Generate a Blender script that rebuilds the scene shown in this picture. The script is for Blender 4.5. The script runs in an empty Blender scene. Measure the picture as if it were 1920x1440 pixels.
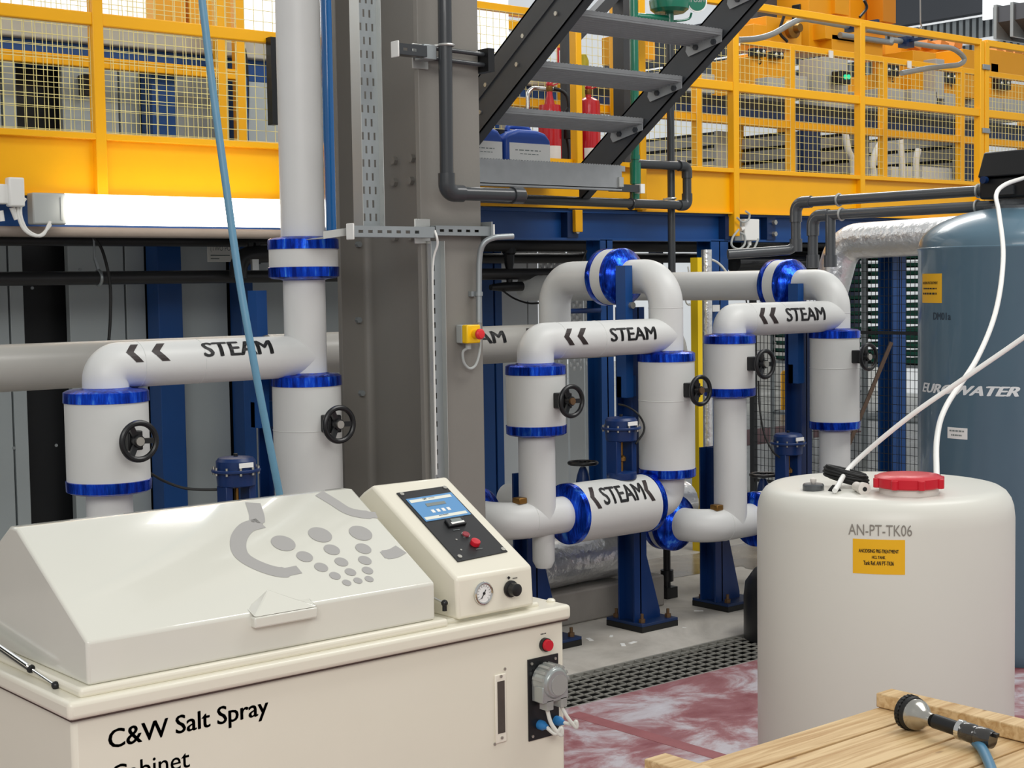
import bpy, bmesh, math, random
from mathutils import Vector, Matrix
random.seed(7)
V = Vector
scene = bpy.context.scene
COL = scene.collection
# ---------------------------------------------------------------- camera, world, exposure
YAW, PITCH, ROLL, FPX, CAMH = .870307, .0649714, .0152404, 2879.0, 1.7
_f = V((math.cos(YAW)*math.cos(PITCH), math.sin(YAW)*math.cos(PITCH), -math.sin(PITCH)))
_r0 = V((math.sin(YAW), -math.cos(YAW), 0)); _d0 = _f.cross(_r0)
_r = math.cos(ROLL)*_r0 + math.sin(ROLL)*_d0
_d = -math.sin(ROLL)*_r0 + math.cos(ROLL)*_d0
CAM = V((0, 0, CAMH))
cd = bpy.data.cameras.new('camera'); cam = bpy.data.objects.new('camera', cd); COL.objects.link(cam)
cd.sensor_fit = 'HORIZONTAL'; cd.sensor_width = 36; cd.lens = 36*FPX/1920; cd.clip_start = .05; cd.clip_end = 200
cam.matrix_world = Matrix.Translation(CAM) @ Matrix((_r, -_d, -_f)).transposed().to_4x4()
scene.camera = cam
world = bpy.data.worlds.new('hall_daylight'); scene.world = world; world.use_nodes = True
bg = world.node_tree.nodes['Background']; bg.inputs[0].default_value = (.985, 1, 1, 1); bg.inputs[1].default_value = .78
scene.view_settings.view_transform = 'Standard'; scene.view_settings.look = 'None'
scene.view_settings.exposure = -.62; scene.view_settings.gamma = 1
def area_light(name, loc, tgt, sx, sy, power, color=(1, .985, .95)):
    l = bpy.data.lights.new(name, 'AREA'); l.shape = 'RECTANGLE'; l.size = sx; l.size_y = sy; l.energy = power; l.color = color
    o = bpy.data.objects.new(name, l); COL.objects.link(o); o.location = loc
    o.rotation_euler = (V(tgt)-V(loc)).to_track_quat('-Z', 'Y').to_euler(); return o
area_light('hall_fill_light', (-2.5, -3.5, 5.5), (3.5, 4.0, .8), 7, 3.0, 620)  # unseen area light, added to brighten the faces turned to the camera
area_light('hall_fill_light', (7, 1.5, 7.6), (7, 7, 2.2), 6, 2.0, 560)  # unseen area light, added to brighten the walkway level
area_light('hall_fill_light', (12, 12, 9.0), (11, 10, 2), 8, 3, 900)  # unseen area light, added above the far tanks

def at(px, py, ax, v):                     # the point of a real plane (X, Y or Z = v) seen at a photo position
    d = _r*((px-960)/FPX) + _d*((py-720)/FPX) + _f
    i = 'XYZ'.index(ax); return CAM + d*((v-CAM[i])/d[i])
def atp(px, py, p, n):
    d = _r*((px-960)/FPX) + _d*((py-720)/FPX) + _f
    return CAM + d*((V(p)-CAM).dot(V(n))/d.dot(V(n)))

# ---------------------------------------------------------------- materials
def lin(c):
    if isinstance(c, str): c = [int(c[i:i+2], 16)/255 for i in (0, 2, 4)]
    return [x/12.92 if x <= .04045 else ((x+.055)/1.055)**2.4 for x in c]
def mat(name, c, rough=.5, metal=0, var=0., vscale=6, bump=0., bscale=40, emit=0, coat=0, spec=.5, alpha=1, trans=0, ior=1.45, stretch=None, sss=0):
    m = bpy.data.materials.new(name); m.use_nodes = True; nt = m.node_tree; b = nt.nodes['Principled BSDF']
    col = (*lin(c), 1); b.inputs['Base Color'].default_value = col; b.inputs['Roughness'].default_value = rough
    b.inputs['Metallic'].default_value = metal; b.inputs['Coat Weight'].default_value = coat; b.inputs['Specular IOR Level'].default_value = spec
    b.inputs['Alpha'].default_value = alpha; b.inputs['Transmission Weight'].default_value = trans; b.inputs['IOR'].default_value = ior
    if emit: b.inputs['Emission Color'].default_value = col; b.inputs['Emission Strength'].default_value = emit
    if sss:
        b.inputs['Subsurface Weight'].default_value = sss; b.inputs['Subsurface Radius'].default_value = (.03, .03, .025)
    if var or bump:
        tc = nt.nodes.new('ShaderNodeTexCoord'); src = tc.outputs['Object']
        if stretch:
            mp = nt.nodes.new('ShaderNodeMapping'); mp.inputs['Scale'].default_value = stretch; nt.links.new(src, mp.inputs[0]); src = mp.outputs[0]
    if var:
        n = nt.nodes.new('ShaderNodeTexNoise'); n.inputs['Scale'].default_value = vscale; n.inputs['Detail'].default_value = 5
        nt.links.new(src, n.inputs['Vector'])
        mx = nt.nodes.new('ShaderNodeMix'); mx.data_type = 'RGBA'; mx.inputs[0].default_value = .5
        mx.inputs[6].default_value = (*[x*(1-var) for x in col[:3]], 1); mx.inputs[7].default_value = (*[min(1, x*(1+var)) for x in col[:3]], 1)
        nt.links.new(n.outputs[0], mx.inputs[0]); nt.links.new(mx.outputs[2], b.inputs['Base Color'])
    if bump:
        n2 = nt.nodes.new('ShaderNodeTexNoise'); n2.inputs['Scale'].default_value = bscale; n2.inputs['Detail'].default_value = 3
        nt.links.new(src, n2.inputs['Vector'])
        bp = nt.nodes.new('ShaderNodeBump'); bp.inputs['Strength'].default_value = bump; bp.inputs['Distance'].default_value = .01
        nt.links.new(n2.outputs[0], bp.inputs['Height']); nt.links.new(bp.outputs[0], b.inputs['Normal'])
    return m
M = dict(
    pipe=mat('white_insulation', 'd0d1cf', .42, var=.05, vscale=4, bump=.12, bscale=9),
    jacket=mat('white_valve_jacket', 'cdcecb', .5, var=.05, vscale=5, bump=.15, bscale=7),
    mainpipe=mat('shaded_main_pipe', 'a8a6a0', .35, var=.12, vscale=3, bump=.1, bscale=8),  # base colour darkened for the shade behind the loops
    foil=mat('blue_foil_tape', '0c46cc', .2, .8, var=.6, vscale=9, bump=.35, bscale=14, stretch=(3, 3, .4)),
    silver=mat('silver_foil', 'e6e7e8', .3, .8, var=.12, vscale=10, bump=.7, bscale=24),
    ink=mat('black_stencil', '1a1a1c', .5),
    chev=mat('brown_black_chevron', '2e2524', .5),
    ivory=mat('ivory_cabinet', 'e3decd', .32, var=.02, vscale=8, coat=.15),
    ivorylid=mat('ivory_lid', 'd9d8cd', .14, var=.03, vscale=5, coat=.4),
    logo=mat('grey_logo', 'a5a3a0', .3),
    cabtext=mat('cabinet_print', '231a1e', .5),
    yellow=mat('yellow_paint', 'f4b000', .38, var=.04, vscale=7),
    yellowwire=mat('yellow_wire', 'e9dd96', .45),
    machyel=mat('machine_yellow', 'f0a512', .42, var=.06, vscale=5),
    blue=mat('blue_steel', '114380', .4, var=.08, vscale=5),
    bluedk=mat('dark_blue_steel', '0a2750', .4, var=.1, vscale=5),
    bluepost=mat('post_blue', '092b5e', .38, var=.08, vscale=6),
    colgrey=mat('column_grey', '7d7a74', .42, var=.04, vscale=5, bump=.04, bscale=60),
    galv=mat('galvanised_steel', '9ba1a3', .4, .55, var=.12, vscale=9),
    zinc=mat('zinc_plate', 'c5c6c2', .35, .7),
    white=mat('white_plastic', 'e6e6e2', .4),
    greyplastic=mat('grey_plastic', 'a9adab', .45),
    pvc=mat('grey_pvc', '4c4f52', .28, coat=.3),
    pvcdk=mat('dark_pvc', '34373a', .3, coat=.2),
    stair=mat('stair_black_steel', '3d4146', .45, var=.12, vscale=8),
    tread=mat('stair_grating_grey', 'a2a6a8', .5, var=.15, vscale=14),
    black=mat('black_plastic', '17181a', .35),
    blackpipe=mat('black_pipe', '2a2a2b', .4, var=.15, vscale=8),
    rubber=mat('black_rubber', '121212', .55),
    chrome=mat('chrome', 'd8d8d6', .12, 1),
    bolt=mat('steel_bolt', 'b4b2aa', .35, .8),
    rustbolt=mat('rusty_bolt', '6a5138', .55, .5, var=.3, vscale=60),
    red=mat('red_plastic', 'c5182a', .32, var=.05),
    redpaint=mat('extinguisher_red', 'c01a26', .25, coat=.5),
    green=mat('green_paint', '0f6b52', .28, coat=.4),
    greenglow=mat('green_display', '27c893', .4, emit=1.2),
    hose=mat('pale_blue_hose', '5f8ca6', .38, var=.08, vscale=30),
    hoseblue=mat('blue_garden_hose', '4a7c9a', .4, var=.06, vscale=40),
    jerry=mat('blue_jerrycan', '2b51a8', .4, var=.05),
    paper=mat('paper_label', 'e9e9e6', .6),
    signyel=mat('yellow_sign', 'e8b012', .42),
    tank=mat('translucent_white_tank', 'd6d5cc', .36, var=.02, vscale=3),
    tanklip=mat('tank_neck', 'd6d0c8', .35),
    vessel=mat('blue_grey_vessel', '557080', .3, var=.05, vscale=4, coat=.3),
    lcd=mat('lcd_grey', '7c8583', .3),
    panelblue=mat('panel_blue', '5a92c4', .35),
    brass=mat('brass', '8f6a35', .35, .8),
    glassplastic=mat('clear_plastic', 'c9cbc6', .12, trans=.55, coat=.5),
    tubing=mat('milky_tubing', 'd4d4cc', .3),
    fitblue=mat('blue_fitting', '2f78b4', .4),
    panel=mat('grey_cladding', 'a7afb1', .45, .15, var=.06, vscale=2),
    panelgap=mat('dark_cladding', '17191c', .5),
    panelrt=mat('light_cladding', 'c6cbcd', .4, .1, var=.05, vscale=3),
    concreteband=mat('concrete_band', 'b4b2aa', .8, var=.12, vscale=12),
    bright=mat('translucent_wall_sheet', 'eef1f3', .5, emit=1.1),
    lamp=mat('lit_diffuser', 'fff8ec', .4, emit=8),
    hallwall_glow=mat('hall_wall_glow', 'dfe2e4', .6, emit=.55),  # emission added so the far walls look brightly lit
    roofdk=mat('dark_roof_steel', '4a4e55', .6),
    louvre=mat('louvre_grey', 'b5b4b0', .5, var=.04),
    wiredark=mat('dark_wire', '26282a', .45),
    greencrate=mat('green_crate', '1f7a62', .5, var=.2, vscale=20),
    duct=mat('dull_concrete', '8b8680', .8, var=.2, vscale=6, bump=.2),
    brown=mat('brown_timber', '5c4a3e', .7, var=.2, vscale=20),
    grate=mat('steel_grating', 'a3a199', .45, .3, var=.2, vscale=20),
    pump=mat('pump_silver', 'aab0ae', .25, .6),
)
def wood_mat():
    m = bpy.data.materials.new('pale_pine'); m.use_nodes = True; nt = m.node_tree; b = nt.nodes['Principled BSDF']
    tc = nt.nodes.new('ShaderNodeTexCoord'); oi = nt.nodes.new('ShaderNodeObjectInfo')
    add = nt.nodes.new('ShaderNodeVectorMath'); add.operation = 'MULTIPLY_ADD'
    nt.links.new(oi.outputs['Random'], add.inputs[0]); add.inputs[1].default_value = (7, 13, 5); nt.links.new(tc.outputs['Object'], add.inputs[2])
    mp = nt.nodes.new('ShaderNodeMapping'); mp.inputs['Scale'].default_value = (1.4, 22, 22); nt.links.new(add.outputs[0], mp.inputs[0])
    n = nt.nodes.new('ShaderNodeTexNoise'); n.inputs['Scale'].default_value = 2.2; n.inputs['Detail'].default_value = 6; n.inputs['Distortion'].default_value = 1.2
    nt.links.new(mp.outputs[0], n.inputs['Vector'])
    r = nt.nodes.new('ShaderNodeValToRGB'); e = r.color_ramp.elements
    e[0].position = .3; e[0].color = (*lin('b08a58'), 1); e[1].position = .62; e[1].color = (*lin('d6b98b'), 1)
    nt.links.new(n.outputs[0], r.inputs[0])
    v = nt.nodes.new('ShaderNodeTexVoronoi'); v.inputs['Scale'].default_value = 5.5; mp2 = nt.nodes.new('ShaderNodeMapping'); mp2.inputs['Scale'].default_value = (.8, 2.2, 2.2)
    nt.links.new(add.outputs[0], mp2.inputs[0]); nt.links.new(mp2.outputs[0], v.inputs['Vector'])
    r2 = nt.nodes.new('ShaderNodeValToRGB'); e = r2.color_ramp.elements; e[0].position = .03; e[0].color = (.25, .15, .08, 1); e[1].position = .09; e[1].color = (1, 1, 1, 1)
    nt.links.new(v.outputs['Distance'], r2.inputs[0])
    mx = nt.nodes.new('ShaderNodeMix'); mx.data_type = 'RGBA'; mx.blend_type = 'MULTIPLY'; mx.inputs[0].default_value = .75
    nt.links.new(r.outputs[0], mx.inputs[6]); nt.links.new(r2.outputs[0], mx.inputs[7]); nt.links.new(mx.outputs[2], b.inputs['Base Color'])
    b.inputs['Roughness'].default_value = .6
    bp = nt.nodes.new('ShaderNodeBump'); bp.inputs['Strength'].default_value = .25; bp.inputs['Distance'].default_value = .004
    nt.links.new(n.outputs[0], bp.inputs['Height']); nt.links.new(bp.outputs[0], b.inputs['Normal'])
    return m
M['wood'] = wood_mat()
def foil_mat():
    m = mat('blue_foil_tape', '0c46cc', .2, .8); nt = m.node_tree; b = nt.nodes['Principled BSDF']
    tc = nt.nodes.new('ShaderNodeTexCoord'); mp = nt.nodes.new('ShaderNodeMapping'); mp.inputs['Scale'].default_value = (38, 38, 6); nt.links.new(tc.outputs['Object'], mp.inputs[0])
    n = nt.nodes.new('ShaderNodeTexNoise'); n.inputs['Scale'].default_value = 1; n.inputs['Detail'].default_value = 4; n.inputs['Roughness'].default_value = .6; nt.links.new(mp.outputs[0], n.inputs['Vector'])
    r = nt.nodes.new('ShaderNodeValToRGB'); cr = r.color_ramp; cr.elements.new(.52); cr.elements.new(.6)
    for e, (p, c) in zip(cr.elements, ((.36, '06217e'), (.5, '0a3fc0'), (.58, '1450dd'), (.68, '4f93f5'))): e.position = p; e.color = (*lin(c), 1)
    nt.links.new(n.outputs[0], r.inputs[0]); nt.links.new(r.outputs[0], b.inputs['Base Color'])
    bp = nt.nodes.new('ShaderNodeBump'); bp.inputs['Strength'].default_value = .5; bp.inputs['Distance'].default_value = .006
    nt.links.new(n.outputs[0], bp.inputs['Height']); nt.links.new(bp.outputs[0], b.inputs['Normal']); return m
M['foil'] = foil_mat()
def floor_mat(name, cols, scale, stretch, rough, rnoise=.15, det=8, dist=0.6, bump=.15):
    m = bpy.data.materials.new(name); m.use_nodes = True; nt = m.node_tree; b = nt.nodes['Principled BSDF']
    tc = nt.nodes.new('ShaderNodeTexCoord'); mp = nt.nodes.new('ShaderNodeMapping'); mp.inputs['Scale'].default_value = stretch
    nt.links.new(tc.outputs['Object'], mp.inputs[0])
    n = nt.nodes.new('ShaderNodeTexNoise'); n.inputs['Scale'].default_value = scale; n.inputs['Detail'].default_value = det; n.inputs['Roughness'].default_value = .65; n.inputs['Distortion'].default_value = dist
    nt.links.new(mp.outputs[0], n.inputs['Vector'])
    r = nt.nodes.new('ShaderNodeValToRGB'); cr = r.color_ramp
    while len(cr.elements) < len(cols): cr.elements.new(.5)
    for e, (p, c) in zip(cr.elements, cols): e.position = p; e.color = (*lin(c), 1)
    nt.links.new(n.outputs[0], r.inputs[0]); nt.links.new(r.outputs[0], b.inputs['Base Color'])
    mr = nt.nodes.new('ShaderNodeMapRange'); mr.inputs[3].default_value = rough-rnoise; mr.inputs[4].default_value = rough+rnoise
    nt.links.new(n.outputs[0], mr.inputs[0]); nt.links.new(mr.outputs[0], b.inputs['Roughness'])
    bp = nt.nodes.new('ShaderNodeBump'); bp.inputs['Strength'].default_value = bump; bp.inputs['Distance'].default_value = .01
    nt.links.new(n.outputs[0], bp.inputs['Height']); nt.links.new(bp.outputs[0], b.inputs['Normal'])
    return m
M['floor_concrete'] = floor_mat('grey_concrete_floor', [(.3, '938e86'), (.45, 'b3aea5'), (.6, 'c9c4bb'), (.75, 'd6d2ca')], 1.6, (1, 1, 1), .55)
M['floor_red'] = floor_mat('worn_red_floor_paint', [(.33, '85464b'), (.45, '9a666a'), (.51, 'af9498'), (.57, 'c0b8be'), (.72, 'cccad1')], 3.0, (1.0, 1.3, 1), .5, dist=.5, det=15)
M['floor_far'] = floor_mat('far_hall_floor', [(.3, '5f6062'), (.5, '94958f'), (.65, 'b3b3b0'), (.8, 'd0d0d0')], 1.0, (.35, 1.2, 1), .3, dist=.5)
M['puddle'] = floor_mat('damp_brown_floor', [(.3, '6d6152'), (.5, '8a7d6a'), (.7, 'a59a88')], 2.5, (1, 1, 1), .25, .1)

# ---------------------------------------------------------------- mesh helpers
WO = {}
class MB:
    def __init__(s): s.v = []; s.f = []
    def add(s, vs, fs):
        o = len(s.v); s.v += [V(v) for v in vs]; s.f += [tuple(i+o for i in f) for f in fs]; return s
    def box(s, x0, x1, y0, y1, z0, z1):
        vs = [(x, y, z) for z in (z0, z1) for y in (y0, y1) for x in (x0, x1)]
        return s.add(vs, [(0, 2, 3, 1), (4, 5, 7, 6), (0, 1, 5, 4), (2, 6, 7, 3), (0, 4, 6, 2), (1, 3, 7, 5)])
    def obox(s, c, a, b, d):
        c, a, b, d = V(c), V(a), V(b), V(d)
        vs = [c+a*i+b*j+d*k for k in (-1, 1) for j in (-1, 1) for i in (-1, 1)]
        return s.add(vs, [(0, 2, 3, 1), (4, 5, 7, 6), (0, 1, 5, 4), (2, 6, 7, 3), (0, 4, 6, 2), (1, 3, 7, 5)])
    def bar(s, p0, p1, w, h=None, up=(0, 0, 1)):
        p0, p1 = V(p0), V(p1); d = (p1-p0); L = d.length; d.normalize(); h = h or w
        u = V(up)
        if abs(d.dot(u)) > .95: u = V((0, 1, 0))
        a = d.cross(u).normalized(); b = a.cross(d).normalized()
        return s.obox((p0+p1)/2, a*w/2, b*h/2, d*L/2)
    def prism(s, pts, off):
        n = len(pts); pts = [V(p) for p in pts]; off = V(off)
        fs = [tuple(range(n))[::-1], tuple(range(n, 2*n))] + [(i, (i+1) % n, n+(i+1) % n, n+i) for i in range(n)]
        return s.add(pts+[p+off for p in pts], fs)
    def ring(s, c, a, b, r, n): return [V(c)+a*(r*math.cos(2*math.pi*i/n))+b*(r*math.sin(2*math.pi*i/n)) for i in range(n)]
    def lathe(s, org, axis, prof, n=24, caps=True):
        d = V(axis).normalized(); u = V((0, 0, 1)) if abs(d.z) < .9 else V((1, 0, 0)); a = d.cross(u).normalized(); b = d.cross(a)
        vs = []; fs = []
        for r, h in prof: vs += s.ring(V(org)+d*h, a, b, max(r, 1e-5), n)
        for k in range(len(prof)-1):
            for i in range(n): fs.append((k*n+i, k*n+(i+1) % n, (k+1)*n+(i+1) % n, (k+1)*n+i))
        if caps: fs.append(tuple(range(n))[::-1]); fs.append(tuple(range((len(prof)-1)*n, len(prof)*n)))
        return s.add(vs, fs)
    def cyl(s, p0, p1, r, r1=None, n=16):
        p0, p1 = V(p0), V(p1); L = (p1-p0).length
        return s.lathe(p0, p1-p0, [(r, 0), (r if r1 is None else r1, L)], n)
    def tube(s, pts, r, n=12, caps=True, rad=None):
        pts = [V(p) for p in pts]; m = len(pts)
        T = [(pts[min(i+1, m-1)]-pts[max(i-1, 0)]).normalized() for i in range(m)]
        u = V((0, 0, 1)) if abs(T[0].z) < .9 else V((1, 0, 0)); a = T[0].cross(u).normalized()
        vs = []; fs = []
        for i in range(m):
            if i:
                q = T[i-1].rotation_difference(T[i]); a = q @ a
            a = (a - T[i]*a.dot(T[i])).normalized(); b = T[i].cross(a)
            vs += s.ring(pts[i], a, b, rad[i] if rad else r, n)
        for k in range(m-1):
            for i in range(n): fs.append((k*n+i, k*n+(i+1) % n, (k+1)*n+(i+1) % n, (k+1)*n+i))
        if caps: fs.append(tuple(range(n))[::-1]); fs.append(tuple(range((m-1)*n, m*n)))
        return s.add(vs, fs)
    def torus(s, c, axis, R, r, n=32, m=10):
        d = V(axis).normalized(); u = V((0, 0, 1)) if abs(d.z) < .9 else V((1, 0, 0)); a = d.cross(u).normalized(); b = d.cross(a)
        vs = []; fs = []
        for i in range(n):
            t = 2*math.pi*i/n; e = a*math.cos(t)+b*math.sin(t)
            for j in range(m):
                p = 2*math.pi*j/m; vs.append(V(c)+e*(R+r*math.cos(p))+d*(r*math.sin(p)))
        for i in range(n):
            for j in range(m): fs.append((i*m+j, ((i+1) % n)*m+j, ((i+1) % n)*m+(j+1) % m, i*m+(j+1) % m))
        return s.add(vs, fs)
    def sphere(s, c, r, n=16, m=10, sc=(1, 1, 1)):
        o = len(s.v)
        s.lathe((0, 0, 0), (0, 0, 1), [(r*math.sin(math.pi*k/m), -r*math.cos(math.pi*k/m)) for k in range(m+1)], n, False)
        for i in range(o, len(s.v)): s.v[i] = V((s.v[i].x*sc[0], s.v[i].y*sc[1], s.v[i].z*sc[2]))+V(c)
        return s
    def build(s, name, m, parent=None, bevel=0, seg=2, smooth=35, loc=None):
        if parent is not None: o0 = WO[parent.name]
        elif loc is not None: o0 = V(loc)
        else:
            xs = [v.x for v in s.v]; ys = [v.y for v in s.v]; o0 = V(((min(xs)+max(xs))/2, (min(ys)+max(ys))/2, min(v.z for v in s.v)))
        me = bpy.data.meshes.new(name); me.from_pydata([v-o0 for v in s.v], [], s.f)
        bm = bmesh.new(); bm.from_mesh(me); bmesh.ops.recalc_face_normals(bm, faces=bm.faces); bm.to_mesh(me); bm.free()
        if smooth:
            me.polygons.foreach_set('use_smooth', [True]*len(me.polygons)); me.set_sharp_from_angle(angle=math.radians(smooth))
        me.materials.append(M[m] if isinstance(m, str) else m)
        ob = bpy.data.objects.new(name, me); COL.objects.link(ob)
        if parent is not None: ob.parent = parent
        else: ob.location = o0
        WO[ob.name] = o0
        if bevel:
            b = ob.modifiers.new('bevel', 'BEVEL'); b.width = bevel; b.segments = seg; b.limit_method = 'ANGLE'; b.angle_limit = math.radians(40)
        return ob
def empty(name, loc):
    o = bpy.data.objects.new(name, None); COL.objects.link(o); o.location = loc; o.empty_display_size = .1; WO[o.name] = V(loc); return o
def tag(o, label, cat, group=None, kind=None):
    o['label'] = label; o['category'] = cat
    if group: o['group'] = group
    if kind: o['kind'] = kind
    return o
def thing(name, loc, label, cat, group=None): return tag(empty(name, loc), label, cat, group)
def struct(o): o['kind'] = 'structure'; return o
def clone(o, parent, off):
    c = o.copy(); COL.objects.link(c); c.parent = parent; c.location = o.location + V(off); WO[c.name] = WO[o.name]+V(off); return c
def fillet(pts, R, seg=10):
    pts = [V(p) for p in pts]; out = [pts[0]]
    for i in range(1, len(pts)-1):
        a = (pts[i-1]-pts[i]); b = (pts[i+1]-pts[i]); ra = min(R, a.length*.49, b.length*.49) if not isinstance(R, (list, tuple)) else R[i-1]
        a.normalize(); b.normalize(); ang = a.angle(b); 
        if ang > 3.1: out.append(pts[i]); continue
        t = ra; p0 = pts[i]+a*t; p1 = pts[i]+b*t; rr = t*math.tan(ang/2); c = pts[i]+(a+b).normalized()*(rr/math.sin(ang/2))
        e0 = p0-c; e1 = p1-c; tot = e0.angle(e1); ax = e0.cross(e1).normalized()
        for k in range(seg+1): out.append(c+Matrix.Rotation(tot*k/seg, 3, ax) @ e0)
    out.append(pts[-1]); return out
def smoothpath(pts, k=8):
    pts = [V(p) for p in pts]; P = [pts[0]*2-pts[1]]+pts+[pts[-1]*2-pts[-2]]; out = []
    for i in range(1, len(P)-2):
        for j in range(k):
            t = j/k; p0, p1, p2, p3 = P[i-1:i+3]
            out.append(.5*((2*p1)+(p2-p0)*t+(2*p0-5*p1+4*p2-p3)*t*t+(3*p1-p0-3*p2+p3)*t**3))
    out.append(pts[-1]); return out
def perf(w, h, holes):
    """flat plate 0..w x 0..h with rectangular holes (u0,u1,v0,v1): vertices and faces in 2d"""
    us = sorted({0, w, *[x for q in holes for x in q[:2]]}); vs = sorted({0, h, *[x for q in holes for x in q[2:]]})
    pts = []; idx = {}; fs = []
    def P(i, j):
        if (i, j) not in idx: idx[i, j] = len(pts); pts.append((us[i], vs[j]))
        return idx[i, j]
    for i in range(len(us)-1):
        for j in range(len(vs)-1):
            cu = (us[i]+us[i+1])/2; cv = (vs[j]+vs[j+1])/2
            if any(a < cu < b and c < cv < d for a, b, c, d in holes): continue
            fs.append((P(i, j), P(i+1, j), P(i+1, j+1), P(i, j+1)))
    return pts, fs
def perfplate(mb, org, u, v, w, h, holes, t=.002):
    pts, fs = perf(w, h, holes); u, v = V(u), V(v); n = u.cross(v).normalized()
    bm = bmesh.new(); bv = [bm.verts.new(V(org)+u*a+v*b) for a, b in pts]
    for f in fs: bm.faces.new([bv[i] for i in f])
    r = bmesh.ops.extrude_face_region(bm, geom=bm.faces[:])
    bmesh.ops.translate(bm, verts=[e for e in r['geom'] if isinstance(e, bmesh.types.BMVert)], vec=n*t)
    bm.verts.index_update(); mb.add([x.co.copy() for x in bm.verts], [[x.index for x in f.verts] for f in bm.faces]); bm.free()
_tx = {}
def textgeo(s, bold=0., cuts=0, shear=0, spacing=1.):
    key = (s, bold, cuts, shear, spacing)
    if s.startswith('~'):                                   # print too small to read in the photo: a row of plain dashes
        r = random.Random(len(s)); vs = []; fs = []; x = 0
        while x < 1:
            w = min(r.uniform(.08, .2), 1-x); n = len(vs); vs += [(x, .15), (x+w, .15), (x+w, .85), (x, .85)]; fs.append([n, n+1, n+2, n+3]); x += w+.05
        return vs, fs, 1
    if key in _tx: return _tx[key]
    cu = bpy.data.curves.new('txt', 'FONT'); cu.body = s; cu.size = 1; cu.resolution_u = 3; cu.shear = shear; cu.space_character = spacing
    ob = bpy.data.objects.new('txt', cu); COL.objects.link(ob); dg = bpy.context.evaluated_depsgraph_get(); dg.update()
    me = bpy.data.meshes.new_from_object(ob.evaluated_get(dg)); bm = bmesh.new(); bm.from_mesh(me)
    if bold > 0:
        base = bm.verts[:]+bm.edges[:]+bm.faces[:]
        for sx, sy in ((bold, 0), (-bold, 0), (bold*.5, bold*.4), (-bold*.5, -bold*.4)):
            r = bmesh.ops.duplicate(bm, geom=base); bmesh.ops.translate(bm, verts=[e for e in r['geom'] if isinstance(e, bmesh.types.BMVert)], vec=(sx, sy, 0))
    xs = [v.co.x for v in bm.verts]; ys = [v.co.y for v in bm.verts]; x0, x1, y0, y1 = min(xs), max(xs), min(ys), max(ys)
    for v in bm.verts: v.co = V(((v.co.x-x0)/(x1-x0), (v.co.y-y0)/(y1-y0), 0))
    for k in range(1, cuts+1):
        bmesh.ops.bisect_plane(bm, geom=bm.verts[:]+bm.edges[:]+bm.faces[:], plane_co=(0, k/(cuts+1), 0), plane_no=(0, 1, 0))
    bm.verts.index_update(); res = ([(v.co.x, v.co.y) for v in bm.verts], [[v.index for v in f.verts] for f in bm.faces], (x1-x0)/(y1-y0))
    bm.free(); bpy.data.objects.remove(ob); bpy.data.meshes.remove(me); bpy.data.curves.remove(cu); _tx[key] = res; return res
def text(name, s, org, u, v, w, h, m, parent, bold=0., shear=0, spacing=1., lift=.001):
    vs, fs, _ = textgeo(s, bold, 0, shear, spacing); u, v = V(u).normalized(), V(v).normalized(); n = u.cross(v)
    mb = MB(); mb.add([V(org)+u*a*w+v*b*h+n*lift for a, b in vs], fs); return mb.build(name, m, parent, smooth=0)
def wraptext(name, s, axis_pt, axis, u0, w, a0, a1, R, m, parent, ref, bold=0., shear=0, cuts=8):
    """text along `axis`; letter height wraps the cylinder from angle a0 (foot) to a1 (head); angle 0 = direction ref, turning towards +Z"""
    vs, fs, _ = textgeo(s, bold, cuts, shear); ax = V(axis).normalized(); rf = V(ref).normalized(); up = V((0, 0, 1)); mb = MB()
    mb.add([V(axis_pt)+ax*(u0+a*w)+(rf*math.cos(a0+(a1-a0)*b)+up*math.sin(a0+(a1-a0)*b))*R for a, b in vs], fs)
    return mb.build(name, m, parent, smooth=0)
def vwraptext(name, s, c, R, th0, th1, z0, h, m, parent, bold=0., shear=0, sgn=-1):
    """text round a vertical cylinder of centre c, from angle th0 to th1"""
    vs, fs, _ = textgeo(s, bold, 0, shear); mb = MB()
    mb.add([V((c[0]+R*math.cos(th0+(th1-th0)*a), c[1]+R*math.sin(th0+(th1-th0)*a), z0+h*b)) for a, b in vs], fs)
    return mb.build(name, m, parent, smooth=0)
def plate_on_cyl(mb, c, R, th0, th1, z0, z1, n=10, t=.002):
    a = [V((c[0]+r*math.cos(th0+(th1-th0)*k/n), c[1]+r*math.sin(th0+(th1-th0)*k/n), z)) for z in (z0, z1) for r in (R, R+t) for k in range(n+1)]
    m = n+1; fs = []
    for k in range(n):
        fs += [(m+k, m+k+1, 3*m+k+1, 3*m+k), (k, 2*m+k, 2*m+k+1, k+1), (k, k+1, m+k+1, m+k), (2*m+k, 3*m+k, 3*m+k+1, 2*m+k+1)]
    fs += [(0, m, 3*m, 2*m), (n, 2*m+n, 3*m+n, m+n)]
    mb.add(a, fs)
def polygeo(pts, cuts=6):
    bm = bmesh.new(); bm.faces.new([bm.verts.new((a, b, 0)) for a, b in pts]).normal_update(); bmesh.ops.triangulate(bm, faces=bm.faces[:])
    for k in range(1, cuts+1): bmesh.ops.bisect_plane(bm, geom=bm.verts[:]+bm.edges[:]+bm.faces[:], plane_co=(0, k/(cuts+1), 0), plane_no=(0, 1, 0))
    bm.verts.index_update(); r = ([(v.co.x, v.co.y) for v in bm.verts], [[v.index for v in f.verts] for f in bm.faces]); bm.free(); return r
CHEV = polygeo([(1, 1), (.52, 1), (0, .5), (.52, 0), (1, 0), (.48, .5)])
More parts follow.
